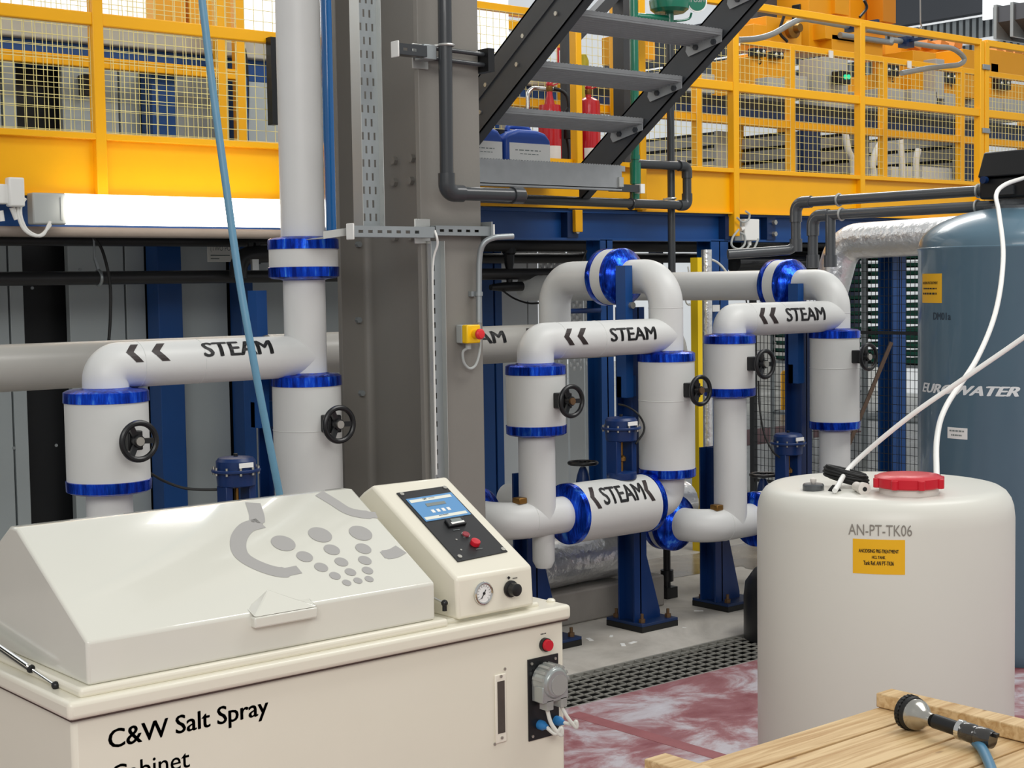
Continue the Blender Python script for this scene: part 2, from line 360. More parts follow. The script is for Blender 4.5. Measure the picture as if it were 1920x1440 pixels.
def chevron(axis_pt, u0, w, a0, a1, R, parent):
    mb = MB(); mb.add([V(axis_pt)+V((u0+a*w, 0, 0))+(V((0, -1, 0))*math.cos(a0+(a1-a0)*b)+V((0, 0, 1))*math.sin(a0+(a1-a0)*b))*R for a, b in CHEV[0]], CHEV[1])
    return mb.build('chevron_mark', 'chev', parent, smooth=0)
# ================================================================ THE SETTING
fl = struct(MB().box(-6, 9.4, 4.885, 9.5, -.2, 0).build('floor', 'floor_concrete'))
struct(MB().box(-6, 9.4, -6, 4.5, -.2, 0).build('floor', 'floor_red'))
struct(MB().box(9.4, 45, -6, 9.5, -.2, 0).build('floor', 'floor_far'))
struct(MB().box(-6, 45, 9.5, 40, -.2, 0).build('floor', 'floor_far'))
struct(MB().box(-6, 9.4, 4.5, 4.885, -.3, -.2).box(-6, 9.4, 4.5, 4.506, -.2, -.001).box(-6, 9.4, 4.879, 4.885, -.2, -.001).build('floor', mat('trench_dark', '1d1c1a', .8)))
def patch(cx, cy, rx, ry, seed):
    rnd = random.Random(seed); n = 26; k = [rnd.uniform(.6, 1.15) for _ in range(n)]
    mb = MB(); mb.add([(cx, cy, .001+seed*.0002)]+[(cx+rx*math.cos(2*math.pi*i/n)*(k[i]+k[i-1])/2, cy+ry*math.sin(2*math.pi*i/n)*(k[i]+k[i-1])/2, .001+seed*.0002) for i in range(n)], [(0, i+1, (i+1) % n+1) for i in range(n)])
    mb.build('damp_patch', 'puddle', fl, smooth=0)
patch(6.9, 6.35, 1.2, .3, 3); patch(7.4, 6.0, .7, .25, 5); patch(6.0, 6.75, .8, .25, 8)
for i in range(26):                                                   # flakes of white paint on the concrete
    x = random.uniform(4.6, 7.2); y = random.uniform(4.95, 6.4); a = random.uniform(0, 3); s_ = random.uniform(.008, .03)
    MB().obox((x, y, .001), V((math.cos(a), math.sin(a), 0))*s_, V((-math.sin(a), math.cos(a), 0))*s_*.4, (0, 0, .001)).build('paint_flake', 'paper', fl, smooth=0)
# far hall walls
wb = struct(MB().box(-10, 45, 24, 24.2, 0, 9).build('wall_back', 'hallwall_glow'))
struct(MB().box(38, 38.2, -6, 24, 0, 4.5).build('wall_right', 'hallwall_glow'))
# drain grating along the trench
g = thing('drain_grating', (5, 4.69, 0), 'steel grating of square cells over the drain channel in the floor', 'grating')
MB().box(3.4, 7.4, 4.5, 4.511, -.03, 0).box(3.4, 7.4, 4.874, 4.885, -.03, 0).build('frame', 'grate', g)
b0 = MB().box(3.4, 7.4, 4.555, 4.5605, -.006, 0).build('bearing_bar', 'grate', g)
for i in range(1, 6): clone(b0, g, (0, .0535*i, 0))
b0 = MB().box(3.45, 3.4555, 4.511, 4.874, -.006, 0).build('cross_bar', 'grate', g)
for i in range(1, 64): clone(b0, g, (.0615*i, 0, 0))
q0 = at(1075, 1338, 'Z', 0); q1 = at(1370, 1425, 'Z', 0); MB().bar((q0.x, q0.y, .0006), (q1.x, q1.y, .0006), .07, .001).build('worn_red_stripe', mat('faded_red_line', '9a5f62', .6, var=.25, vscale=14), g)

# wall under and behind the walkway: cladding panels, dark bays, blue posts
wl = struct(MB().box(-2, 7.2, 8.36, 8.4, 0, 3.0).build('wall_left', 'panelgap'))
def X8(px): return at(px, 600, 'Y', 8.2).x
def panel(x0, x1, m='panel', y=8.2, z0=0.02, z1=2.95): MB().box(x0+.004, x1-.004, y, y+.05, z0, z1).build('cladding_panel', m, wl, bevel=.003)
for a, b_ in ((-420, -260), (-260, -120), (-120, 18), (19, 47), (130, 236), (237, 275), (320, 428), (455, 560), (560, 700), (700, 850)): panel(X8(a), X8(b_))
panel(X8(918), X8(990), 'panelrt'); panel(X8(990), X8(1010), 'panelrt', z1=2.1)
for a, b_ in ((275, 320), (430, 452), (850, 900), (903, 916)):
    o = tag(MB().box(X8(a), X8(b_), 8.05, 8.19, 0, 2.95).build('blue_stanchion', 'blue', bevel=.004),
            {275: 'blue steel stanchion on the grey cladding behind the chevron marks', 430: 'narrow blue stanchion on the cladding beside the steam riser', 850: 'blue stanchion on the cladding hidden behind the grey column', 903: 'blue stanchion at the edge of the pale cladding beside the grey column'}[a], 'post')
# screw heads on the panels
for px, py in ((60, 540), (27, 660), (150, 505), (26, 840), (105, 835)):
    p = at(px, py, 'Y', 8.2); MB().cyl((p.x, 8.2, p.z), (p.x, 8.194, p.z), .009, n=10).build('screw', 'galv', wl)
# blue beam, concrete band and daylight sheets above the cladding
o = tag(MB().box(-2, 7.6, 8.2, 8.4, 2.95, 3.08).build('edge_beam', 'blue', bevel=.004), 'long blue beam under the concrete band behind the left railing', 'beam')
o = tag(MB().box(-2, 7.6, 8.15, 8.45, 3.08, 3.2).build('concrete_band', 'concreteband', bevel=.01), 'pale concrete coping band above the blue beam behind the left railing', 'coping')
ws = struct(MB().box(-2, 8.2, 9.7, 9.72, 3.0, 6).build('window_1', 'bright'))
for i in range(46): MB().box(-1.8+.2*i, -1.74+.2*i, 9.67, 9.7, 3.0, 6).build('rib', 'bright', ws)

# ================================================================ WALKWAY
dk = thing('walkway_deck', (5, 7.5, 2.16), 'steel walkway deck running behind the yellow kick plates', 'walkway')
MB().box(-1, 14, 7.03, 8.0, 2.2, 2.24).build('deck_plate', 'tread', dk)
for x in range(-1, 14): MB().box(x+.45, x+.53, 7.17, 7.98, 2.06, 2.2).build('joist', 'bluedk', dk)
bm_ = thing('walkway_beam', (5, 7.1, 1.97), 'deep blue steel beam carrying the yellow walkway edge', 'beam')
MB().box(-1, 14, 7.08, 7.1, 1.97, 2.15).box(-1, 14, 7.03, 7.16, 2.135, 2.155).box(-1, 14, 7.03, 7.16, 1.965, 1.98).build('i_beam', 'blue', bm_)
for px in (1068, 1362, 1440):
    x = at(px, 425, 'Y', 7.05).x; MB().box(x-.045, x+.045, 7.02, 7.08, 1.98, 2.135).build('splice_plate', 'bluedk', bm_)
    for z in (2.02, 2.1): MB().cyl((x+.02, 7.02, z), (x+.02, 6.995, z), .018, n=6).build('bolt', 'bolt', bm_)
def wire_panel(name, parent, x0, x1, y, z0, z1, s=.0555, m='yellowwire', t=.0029):
    mb = MB(); n = max(1, round((x1-x0)/s)); k = max(1, round((z1-z0)/s))
    for i in range(n+1): x = x0+(x1-x0)*i/n; mb.box(x-t/2, x+t/2, y-t/2, y+t/2, z0, z1)
    for j in range(k+1): z = z0+(z1-z0)*j/k; mb.box(x0, x1, y-t*1.5, y-t/2, z-t/2, z+t/2)
    o = mb.build(name, m, parent, smooth=0); return o
def guardrail(name, xs, y, label, mesh, zt=3.58, zm=3.0, kick=True, back=False, ends=(True, True), posts_down=()):
    r = thing(name, (xs[0], y, 2.15), label, 'railing')
    x0, x1 = xs[0], xs[-1]
    for i, x in enumerate(xs): MB().box(x-.028, x+.028, y-.03, y+.03, posts_down[i] if i < len(posts_down) else 2.16, zt-.02).build('post', 'yellow', r, bevel=.004)
    MB().box(x0, x1, y-.026, y+.026, zt-.05, zt).build('top_rail', 'yellow', r, bevel=.005)
    MB().box(x0, x1, y-.024, y+.024, zm-.03, zm+.03).build('mid_rail', 'yellow', r, bevel=.005)
    if kick:
        MB().box(x0, x1, y+.012, y+.022, 2.16, 2.44).build('kick_plate', 'yellow', r)
        MB().box(x0, x1, y-.0275, y+.03, 2.425, 2.455).build('kick_ledge', 'yellow', r, bevel=.003)
        MB().box(x0, x1, y-.015, y+.03, 2.15, 2.16).build('kick_lip', 'yellow', r)
    if mesh:
        for a, b_ in zip(xs[:-1], xs[1:]):
            wire_panel('mesh_panel', r, a+.03, b_-.03, y-(.03 if back else 0), 2.46, mesh)
    return r
xl = at(185, 250, 'Y', 7).x
guardrail('guardrail', [xl-1.37, xl, xl+1.36], 7.0, 'yellow mesh guardrail with kick plate above the lit tube lamp', 3.53, zt=3.6, posts_down=[2.16, 2.09, 2.16])
guardrail('guardrail', [7.0, 7.887, 9.265, 10.80], 7.0, 'yellow open guardrail with kick plate beyond the green pipe and stairs', None, posts_down=[2.16, 2.0, 2.16, 2.16])
guardrail('guardrail', [10.87, 12.3, 13.8], 7.0, 'yellow guardrail section hinged on beyond the blue-grey vessel', None)
for z in (3.36, 2.86): tag(MB().box(10.79, 10.89, 6.955, 6.97, z-.02, z+.02).build('rail_clamp', 'galv', bevel=.003), 'galvanised clamp plate joining the two yellow railing sections, '+('upper' if z > 3 else 'lower'), 'clamp')
guardrail('guardrail', [xl-.6, 4.555, 4.68], 8.0, 'yellow mesh inner guardrail in front of the grey cladding', 3.75, zt=3.8, zm=2.95, kick=False, back=True)
guardrail('guardrail', [5.9, 7.25, 8.6, 9.687, 10.9, 12.04, 13.3, 14.6], 8.0, 'yellow mesh inner guardrail in front of the louvred tanks', 3.52, zt=3.57, zm=2.93, kick=False, back=True)
for n_, px in enumerate((1383, 1558, 1705)):
    p = at(px, {1383: 78, 1558: 102, 1705: 121}[px], 'Y', 7.95)
    tag(MB().box(p.x-.025, p.x+.025, 7.945, 7.955, p.z-.03, p.z+.03).build('tag_plate', 'paper'), ('small white tag on the inner railing top rail near the stair stringer', 'small white tag on the inner railing above the green display', 'small white tag on the inner railing below the looped conduit')[n_], 'tag')

# ================================================================ STEAM PIPEWORK
YA = 5.1; RP = .082
def jacket(parent, x, z0, z1, r, y=YA, seam=None):
    j = MB().lathe((x, y, z0), (0, 0, 1), [(r*.9, .004), (r, .012), (r, z1-z0-.012), (r*.9, z1-z0-.004)], 40).build('valve_jacket', 'jacket', parent)
    for zz, sg in ((z1, 1), (z0, -1)):
        n = 40; mb = MB(); mb.lathe((x, y, zz), (0, 0, sg), [(RP-.004, .012), (RP+.01, .006), (r*.93, .003), (r+.003, -.004), (r+.0045, -.04), (r-.001, -.042)], n, False)
        mb.build('foil_band', 'foil', j, smooth=50)
    if seam:
        MB().torus((x, y, z0+(z1-z0)*seam), (0, 0, 1), r, .0018, 40, 6).build('seam', 'jacket', j)
    return j
def handwheel(parent, x, y, z, r=.073, hub='bolt', body=.13):
    w = MB(); c = V((x, y, z)); ax = V((0, -1, 0))
    w.torus(c, ax, r-.009, .0105, 36, 10)
    for k in range(3):
        a = math.pi/2+k*2*math.pi/3+.5; e = V((math.cos(a), 0, math.sin(a)))
        w.bar(c+V((0, .012, 0))+e*.008, c+e*(r-.01), .019, .012, up=(0, 1, 0))
    w.cyl(c+V((0, .022, 0)), c+V((0, -.004, 0)), .021, n=20)
    h = w.build('handwheel', 'black', parent)
    MB().cyl(c+V((0, -.004, 0)), c+V((0, -.012, 0)), .0155, n=16).build('hub_cap', hub, h)
    gb = MB().box(x-.028, x+.028, y+.024, y+.10, z-.034, z+.034)
    gb.cyl(c+V((0, .01, 0)), c+V((0, .03, 0)), .015); gb.build('gearbox', 'black', h, bevel=.005)
    return h
def flangecollar(parent, x, y0, y1, z, r=.137, rp=RP):
    c = MB().lathe((x, y0+.03, z), (0, 1, 0), [(r-.012, 0), (r, .008), (r, y1-y0-.068), (r-.012, y1-y0-.06)], 40).build('flange_jacket', 'jacket', parent)
    MB().lathe((x, y0, z), (0, 1, 0), [(rp-.002, -.035), (rp+.015, -.02), (r-.004, .008), (r+.003, .02), (r+.003, .05), (r-.002, .052)], 40, False).build('foil_band', 'foil', c, smooth=50)
    MB().lathe((x, y1, z), (0, -1, 0), [(rp-.002, -.02), (r-.004, .004), (r+.003, .012), (r+.003, .042), (r-.002, .044)], 40, False).build('foil_band', 'foil', c, smooth=50)
    return c
def steam(label, Xl, Xr, zc, lb, rb, zin, top, txt, hubs):
    t = thing('steam_pipework', (Xl, YA, 0), label, 'pipework', 'white insulated steam pipe loops')
    R = .1
    jacket(t, Xl, *lb); jacket(t, Xr, *rb, seam=.62)
    cp = MB().tube(fillet([(Xl, YA, lb[1]-.02), (Xl, YA, zc), (Xr, YA, zc)], R), RP, 32).build('crossover_pipe', 'pipe', t)
    for x in (Xl+.12, Xl+.36): MB().torus((x, YA, zc), (1, 0, 0), RP, .0012, 40, 6).build('seam', 'pipe', cp)
    for (px0, px1, kind) in txt:
        p0 = at(px0, 640, 'Y', YA-RP*.95).x-Xl; p1 = at(px1, 640, 'Y', YA-RP*.95).x-Xl
        a0, a1 = top['ang']
        if kind == 'c': chevron((Xl, YA, zc), p0, p1-p0, a0-.08, a1+.08, RP+.0012, cp)
        else: wraptext('lettering', 'STEAM', (Xl, YA, zc), (1, 0, 0), p0, p1-p0, a0, a1, RP+.0012, 'ink', cp, (0, -1, 0), bold=.035)
    if top['kind'] == 'riser':
        MB().cyl((Xr, YA, rb[1]-.02), (Xr, YA, 1.8), RP, n=40).build('riser_pipe', 'pipe', t)
        MB().cyl((Xr, YA, 1.78), (Xr, YA, 4.6), RP+.004, n=40).build('riser_pipe', 'pipe', t)
        jacket(t, Xr, 1.737, 1.888, .134)
    else:
        zu = top['zu']; yb = top['yb']
        path = [(Xr, YA, rb[1]-.02), (Xr, YA, zu), (Xr, yb, zu)]
        if top.get('down'): path.append((Xr, yb, top['down']))
        rp = MB().tube(fillet(path, .14, 14), RP, 36).build('riser_pipe', 'pipe', t)
        MB().torus((Xr, YA, zu-.15), (0, 0, 1), RP, .0015, 40, 6).build('seam', 'pipe', rp)
        flangecollar(t, Xr, top['fy'], top['fy']+.165, zu)
    # lower run
    zi = zin; xin = Xl-.19
    MB().cyl((Xl, YA, lb[0]+.02), (Xl, YA, zi), RP, n=36).build('drop_pipe', 'pipe', t)
    ip = MB().tube(fillet([(xin, 6.6, zi), (xin, YA, zi), (Xl+.17, YA, zi)], .125, 14), RP, 36).build('inlet_pipe', 'pipe', t)
    MB().torus((Xl-.06, YA, zi), (1, 0, 0), RP, .0015, 40, 6).build('seam', 'pipe', ip)
    flangecollar(t, xin, YA+.175, YA+.3, zi)
    x0, x1, r = Xl+.165, Xl+.69, .135
    hj = MB().lathe((x0, YA, zi), (1, 0, 0), [(r-.01, 0), (r, .01), (r, x1-x0-.01), (r-.01, x1-x0)], 44).build('control_valve_jacket', 'jacket', t)
    for xx, sg in ((x0, 1), (x1, -1)):
        MB().lathe((xx, YA, zi), (sg, 0, 0), [(RP-.003, -.014), (RP+.012, -.012), (r-.012, -.004), (r+.003, .004), (r+.004, .032), (r-.001, .034)], 44, False).build('foil_band', 'foil', hj, smooth=50)
    zz = .18
    wraptext('lettering', 'STEAM', (x0, YA, zi), (1, 0, 0), .125, .265, .3, .98, r+.0015, 'ink', hj, (0, -1, 0), bold=.03)
    chevron((x0, YA, zi), .055, .05, .22, 1.06, r+.0015, hj); chevron((x0, YA, zi), .395, .05, .22, 1.06, r+.0015, hj)
    MB().tube(fillet([(x1-.02, YA, zi), (Xr, YA, zi), (Xr, YA, rb[0]+.02)], .125, 12), RP, 36).build('outlet_elbow', 'pipe', t)
    if Xl < 5: MB().tube([(Xl+.05, YA+.02, zi), (Xl+.05, YA+.02, zi-.2), (Xl+.05, YA+.02, zi-.23)], .05, 20, rad=[.05, .05, .035]).build('drip_leg', 'jacket', t)
    MB().box(Xl-.13, Xl-.085, YA-.03, YA+.02, zi+RP-.005, zi+RP+.022).build('vent_plug', 'brass', t, bevel=.004)
    zh = top['zh']
    handwheel(t, Xl+.015, 4.885, zh, hub=hubs); handwheel(t, Xr+.005, 4.885, zh, hub=hubs)
    return t
steam('white steam pipe loop with riser collar behind the ivory cabinet', 2.41, 3.249, 1.432, (.985, 1.345, .146), (.80, 1.358, .134), .65,
      dict(kind='riser', zh=1.176, ang=(.22, 1.0)), [(238, 268, 'c'), (286, 318, 'c'), (382, 513, 't')], 'bolt')
steam('white steam pipe loop between the grey column and the dark drop pipe', 4.437, 5.261, 1.446, (1.037, 1.343, .131), (.773, 1.365, .134), .662,
      dict(kind='elbow', zu=1.727, yb=5.89, down=1.42, fy=5.36, zh=1.192, ang=(-.16, .62)), [(1057, 1077, 'c'), (1082, 1103, 'c'), (1144, 1230, 't')], 'rustbolt')
steam('white steam pipe loop next to the blue-grey vessel', 5.709, 6.534, 1.506, (1.132, 1.433, .125), (.91, 1.432, .13), .497,
      dict(kind='elbow', zu=1.672, yb=7.6, fy=5.36, zh=1.295, ang=(-.2, .68)), [(1423, 1440, 'c'), (1442, 1460, 'c'), (1474, 1547, 't')], 'bolt')
# main header behind the loops
mp = thing('steam_header', (3, 5.9, 1.4), 'long grey-white steam header running behind the three pipe loops', 'pipe')
MB().tube(fillet([(-1.5, 5.9, 1.4), (6.12, 5.9, 1.4), (6.12, 5.9, 1.2)], .16, 12), .094, 36).build('header_pipe', 'mainpipe', mp)
x1_ = at(949, 625, 'Y', 5.81).x; h_ = wraptext('lettering', 'STEAM', (0, 5.9, 1.4), (1, 0, 0), x1_-.37, .37, .12, .85, .0955, 'ink', mp, (0, -1, 0), bold=.035)
chevron((0, 5.9, 1.4), x1_+.13, .06, .05, .95, .0955, mp)
jk = MB().lathe((6.12, 5.9, .85), (0, 0, 1), [(.12, 0), (.13, .01), (.13, .3), (.12, .31)], 36).build('valve_jacket', 'jacket', mp)
MB().lathe((6.12, 5.9, 1.17), (0, 0, 1), [(.09, 0), (.13, -.008), (.134, -.03), (.13, -.032)], 36, False).build('foil_band', 'foil', jk)
MB().cyl((6.12, 5.9, .3), (6.12, 5.9, .86), .08, n=30).build('drop_pipe', 'pipe', mp)
# actuators on the control valves
def actuator(x, z, label, y=YA):
    t = thing('valve_actuator', (x, y, z), label, 'actuator', 'blue pneumatic valve actuators')
    dm = MB().lathe((x, y, z+.175), (0, 0, 1), [(.058, 0), (.072, .006), (.075, .052), (.075, .058)], 30).build('lower_bowl', 'bluepost', t)
    MB().lathe((x, y, z+.243), (0, 0, 1), [(.075, 0), (.075, .03), (.066, .042), (.035, .046), (.001, .047)], 30).build('dome', 'bluepost', t)
    fr = MB().lathe((x, y, z+.231), (0, 0, 1), [(.09, 0), (.093, .003), (.093, .009), (.09, .012)], 30).build('flange_ring', 'bluepost', t)
    for k in range(10):
        a = 2*math.pi*k/10; MB().cyl((x+0.084*math.cos(a), y+0.084*math.sin(a), z+.222), (x+0.084*math.cos(a), y+0.084*math.sin(a), z+.252), .005, n=6).build('bolt', 'bolt', fr)
    MB().cyl((x, y, z+.29), (x, y, z+.3), .008).build('vent_cap', 'black', t)
    for s in (-1, 1):
        MB().bar((x+s*.05, y, z+.02), (x+s*.05, y, z+.18), .03, .07, up=(0, 1, 0)).build('yoke_leg', 'bluepost', t, bevel=.003)
    MB().lathe((x, y, z), (0, 0, 1), [(.068, 0), (.07, .004), (.07, .03), (.06, .036)], 24).build('yoke_base', 'bluepost', t)
    st = MB().cyl((x, y, z+.03), (x, y, z+.18), .008).lathe((x, y, z+.08), (0, 0, 1), [(.012, 0), (.022, .004), (.022, .02), (.012, .03)], 12); st.build('stem', 'brass', t)
    MB().box(x-.03, x+.03, y-.0785, y-.0745, z+.252, z+.27).build('maker_label', 'paper', t)
    return t
actuator(4.958, .79, 'blue actuator standing on the white STEAM control valve beside the blue post')
actuator(2.926, .776, 'blue actuator showing above the ivory cabinet lid')
actuator(6.153, .626, 'blue actuator rising behind the white dosing tank')
def gate_valve(px, py, y, label):
    p = at(px, py, 'Y', y); x, z = p.x, p.z
    t = thing('gate_valve', (x, y, z-.25), label, 'valve', 'black hand wheels on blue bonnets')
    w = MB().torus((x, y, z), (0, 0, 1), .068, .009, 32, 8)
    for k in range(3): a = k*2.094+.3; w.bar((x, y, z), (x+.066*math.cos(a), y+.066*math.sin(a), z), .016, .008)
    w.cyl((x, y, z-.012), (x, y, z+.012), .018); w.build('handwheel', 'black', t)
    MB().lathe((x, y, z-.12), (0, 0, 1), [(.036, 0), (.036, .03), (.03, .06), (.022, .085), (.014, .1)], 20).build('bonnet', 'bluepost', t)
    MB().cyl((x, y, z-.05), (x, y, z), .008).build('stem', 'bolt', t)
    MB().tube([(x-.35, y, z-.17), (x+.35, y, z-.17)], .075, 24).build('valve_body', 'silver', t)
    return t
gate_valve(1093, 868, 5.5, 'blue valve with flat black handwheel behind the STEAM control valve')
gate_valve(1431, 890, 5.45, 'blue valve with flat black handwheel peeking beside the white dosing tank')
# foil wrapped pipes at the back
for (a, b_, r, lb) in (((3.9, 5.75, .66), (4.55, 5.75, .66), .11, 'crumpled silver foil pipe beside the grey column at floor level'),
                       ((5.35, 5.75, .52), (6.05, 5.75, .5), .12, 'crumpled silver foil pipe behind the outlet elbow and yellow post'),
                       ((4.7, 5.72, .3), (5.5, 5.72, .3), .125, 'silver foil pipe lying low behind the STEAM control valve')):
    a, b_ = V(a), V(b_); tag(MB().tube([a, a.lerp(b_, .33), a.lerp(b_, .66), b_], r, 24, rad=[r*.95, r*1.04, r*.97, r]).build('foil_pipe', 'silver'), lb, 'pipe')
tag(MB().box(4.6, 5.75, 5.6, 6.5, 0, .165).build('pipe_plinth', 'duct', bevel=.01), 'low concrete plinth under the foil pipes', 'plinth')
# blue posts carrying the pipes
def gusset(mb, x0, x1, y, z0, z1, t=.012): mb.prism([(x0, y-t/2, z0), (x1, y-t/2, z0), (x1, y-t/2, z0+.03), (x0, y-t/2, z1)], (0, t, 0))
def baseplate(t, x0, y0, s=.25):
    b = MB().box(x0, x0+s, y0, y0+s, 0, .028).build('grout_pad', 'rubber', t); MB().box(x0, x0+s, y0, y0+s, .028, .042).build('base_plate', 'bluedk', t, bevel=.002)
    for i in (0, 1):
        for j in (0, 1):
            x = x0+.035+i*(s-.07); y = y0+.035+j*(s-.07)
            MB().cyl((x, y, .042), (x, y, .06), .016, n=6).cyl((x, y, .042), (x, y, .085), .008).build('anchor_bolt', 'rustbolt', t)
def tall_post(xr, ztop, label, clip=True):
    t = thing('pipe_support', (xr, 5.34, 0), label, 'post', 'tall blue pipe supports')
    x0, x1, y0, y1 = xr-.045, xr+.04, 5.285, 5.40; zt = ztop-.2
    MB().box(x0, x1, y0, y0+.01, .042, zt).box(x0, x1, y1-.01, y1, .042, zt).box((x0+x1)/2-.004, (x0+x1)/2+.004, y0, y1, .042, zt).build('column', 'bluepost', t)
    mb = MB(); gusset(mb, x1-.005, x1+.105, y0+.02, .042, .42); mb.build('gusset', 'bluepost', t)
    baseplate(t, xr-.055, 5.225)
    MB().box(xr-.135, xr-.088, 5.235, 5.30, 1.15, ztop).box(xr-.135, x0+.01, 5.27, 5.3, 1.15, 1.25).build('clip_angle', 'blue', t)
    MB().cyl((xr-.1, 5.235, ztop-.19), (xr-.1, 5.218, ztop-.19), .016, n=14).build('bolt', 'bolt', t)
    return t
tall_post(5.262, 1.78, 'tall blue support with gusset under the STEAM control valve')
tall_post(3.249, 1.69, 'tall blue support behind the crossover pipe near the light blue hose')
tall_post(6.534, 1.68, 'tall blue support behind the actuator and vessel hoses')
def short_post(xl_, zt, label):
    t = thing('pipe_support', (xl_+.2, 5.36, 0), label, 'post', 'short blue pipe supports'); x0 = xl_+.14
    MB().box(x0, x0+.1, 5.33, 5.34, .042, zt).box(x0, x0+.1, 5.43, 5.44, .042, zt).box(x0+.046, x0+.054, 5.33, 5.44, .042, zt).build('column', 'bluepost', t)
    mb = MB(); gusset(mb, x0+.095, x0+.2, 5.35, .042, .45); mb.build('gusset', 'bluepost', t); baseplate(t, xl_+.165-.02, 5.25)
short_post(4.437, .82, 'short blue support behind the tee next to the grey column')
short_post(5.709, .84, 'short blue support with gusset behind the lower elbow by the dosing tank')
tb = tag(MB().box(4.72, 6.96, 7.012, 7.022, 2.16, 2.44).box(4.72, 6.96, 6.97, 7.03, 2.425, 2.455).build('kick_board', 'yellow'), 'yellow kick board behind the stair landing', 'kick board')
p = at(1084, 412, 'Y', 7.0); tag(MB().box(p.x-.03, p.x+.03, 6.99, 7.02, p.z-.075, 2.15).build('post_stub', 'yellow', bevel=.003), 'short yellow post end hanging below the kick board on the blue beam', 'post')
# ================================================================ GREY COLUMN and what hangs on it
YC0, YC1, XC0, XC1 = 4.75, 5.335, 3.56, 3.857
cl = thing('steel_column', ((XC0+XC1)/2, 5.07, 0), 'massive grey painted H-section steel column', 'column')
MB().box(XC0, XC1, YC0, YC0+.027, 0, 5).build('front_flange', 'colgrey', cl, bevel=.003)
MB().box(XC0, XC1, YC1-.027, YC1, 0, 5).build('rear_flange', 'colgrey', cl, bevel=.003)
wb_ = MB()
n = 6; R = .03; xw0, xw1 = 3.70, 3.717
prof = [(xw1+R, YC0+.027), *[(xw1+R-R*math.sin(math.pi/2*k/n), YC0+.027+R-R*math.cos(math.pi/2*k/n)) for k in range(1, n+1)], *[(xw1+R-R*math.cos(math.pi/2*k/n), YC1-.027-R+R*math.sin(math.pi/2*k/n)) for k in range(0, n+1)],
        *[(xw0-R+R*math.sin(math.pi/2*k/n), YC1-.027-R+R*math.cos(math.pi/2*k/n)) for k in range(0, n+1)], *[(xw0-R+R*math.cos(math.pi/2*k/n), YC0+.027+R-R*math.sin(math.pi/2*k/n)) for k in range(0, n+1)]]
wb_.prism([(x, y, 0) for x, y in prof], (0, 0, 5)); wb_.build('web', 'colgrey', cl)
for px, py in ((742, 301), (775, 297), (742, 342), (773, 339), (744, 444), (775, 443)):
    q = at(px, py, 'X', xw0); MB().cyl((xw0, q.y, q.z), (xw0-.018, q.y, q.z), .017, n=6).build('bolt', 'colgrey', cl)
for px, py in ((670, 458), (670, 600), (676, 737)):
    q = at(px, py, 'Y', YC1-.027); MB().cyl((min(q.x, XC0+.1), YC1-.027, q.z), (min(q.x, XC0+.1), YC1-.045, q.z), .013, n=6).build('bolt', 'galv', cl)
# vertical cable tray with slots
ct = thing('cable_tray', (3.27, 4.78, 1.95), 'perforated galvanised cable tray hanging beside the column web', 'cable tray')
tx0 = at(660, 200, 'Y', 4.78).x; tx1 = at(708, 200, 'Y', 4.78).x; tw = tx1-tx0; tz0 = at(660, 424, 'Y', 4.78).z; tz1 = 3.4
holes = []; z = .02; k = 0
while z < tz1-tz0-.05:
    cols = (0, 1, 2, 3) if k % 2 == 0 else (.55, 1.55, 2.55)
    for c in cols:
        u = .018+(tw-.036)*(c/3.0); holes.append((u-.0045, u+.0045, z, z+.028))
    if k % 4 == 2: holes.append((.018+.0045, .018+(tw-.036)/3-.0045, z+.009, z+.017))
    z += .0505; k += 1
mb = MB(); perfplate(mb, (tx0, 4.78, tz0), (1, 0, 0), (0, 0, 1), tw, tz1-tz0, holes); mb.build('slotted_base', 'galv', ct, smooth=0)
MB().box(tx0-.002, tx0, 4.72, 4.782, tz0, tz1).box(tx1, tx1+.002, 4.75, 4.782, tz0, tz1).build('side_wall', 'zinc', ct)
# short bent tray section going back
cb = thing('cable_tray', (3.15, 4.9, 1.94), 'short perforated tray section sloping off the foot of the hanging tray', 'cable tray')
q0 = at(668, 438, 'Y', 4.76); q1 = at(606, 447, 'Y', 4.80)
mb = MB(); u = (q1-q0).normalized(); L = (q1-q0).length; hs = [(a, a+.012, b, b+.009) for a in [.02+.03*i for i in range(int(L/.03)-1)] for b in (.02, .05, .08)]
perfplate(mb, q0, u, (0, 1, 0), L, .12, hs); mb.build('slotted_base', 'zinc', cb, smooth=0)
MB().obox((q0+q1)/2+V((0, 0, .012)), u*L/2, (0, .001, 0), (0, 0, .014)).build('side_wall', 'zinc', cb)
def strut(name, a, b_, y, w, label, m='galv', cap=None, d=.04):
    a, b_ = V(a), V(b_); t = thing(name, a, label, 'bracket'); L = b_.x-a.x; mb = MB()
    hs = [(u, u+.021, w*.36, w*.64) for u in [.018+.043*i for i in range(int((L-.03)/.043))]]
    perfplate(mb, (a.x, y, a.z), (1, 0, 0), (0, 0, 1), L, w, hs, .003)
    mb.box(a.x, b_.x, y, y+d, a.z-.001, a.z+.002).box(a.x, b_.x, y, y+d, a.z+w-.002, a.z+w+.001).build('channel', m, t, smooth=0)
    if cap: MB().box(a.x-.006, a.x, y-.004, y+d+.004, a.z-.01, a.z+w+.01).build('end_cap', 'white', t, bevel=.003)
    return t
q = at(664, 444, 'Y', 4.70); q2 = at(815, 444, 'Y', 4.70); st = strut('slotted_strut', (q.x, 4.70, q.z), (q2.x, 4.70, q.z), 4.70, .04, 'slotted steel strut below the cable tray with white end cap', cap=True)
q = at(817, 441, 'Y', 4.712); st2 = strut('slotted_strut', (q.x, 4.712, q.z), (3.885, 4.712, q.z), 4.712, .036, 'slotted steel strut across the column face above the stop button', d=.034)
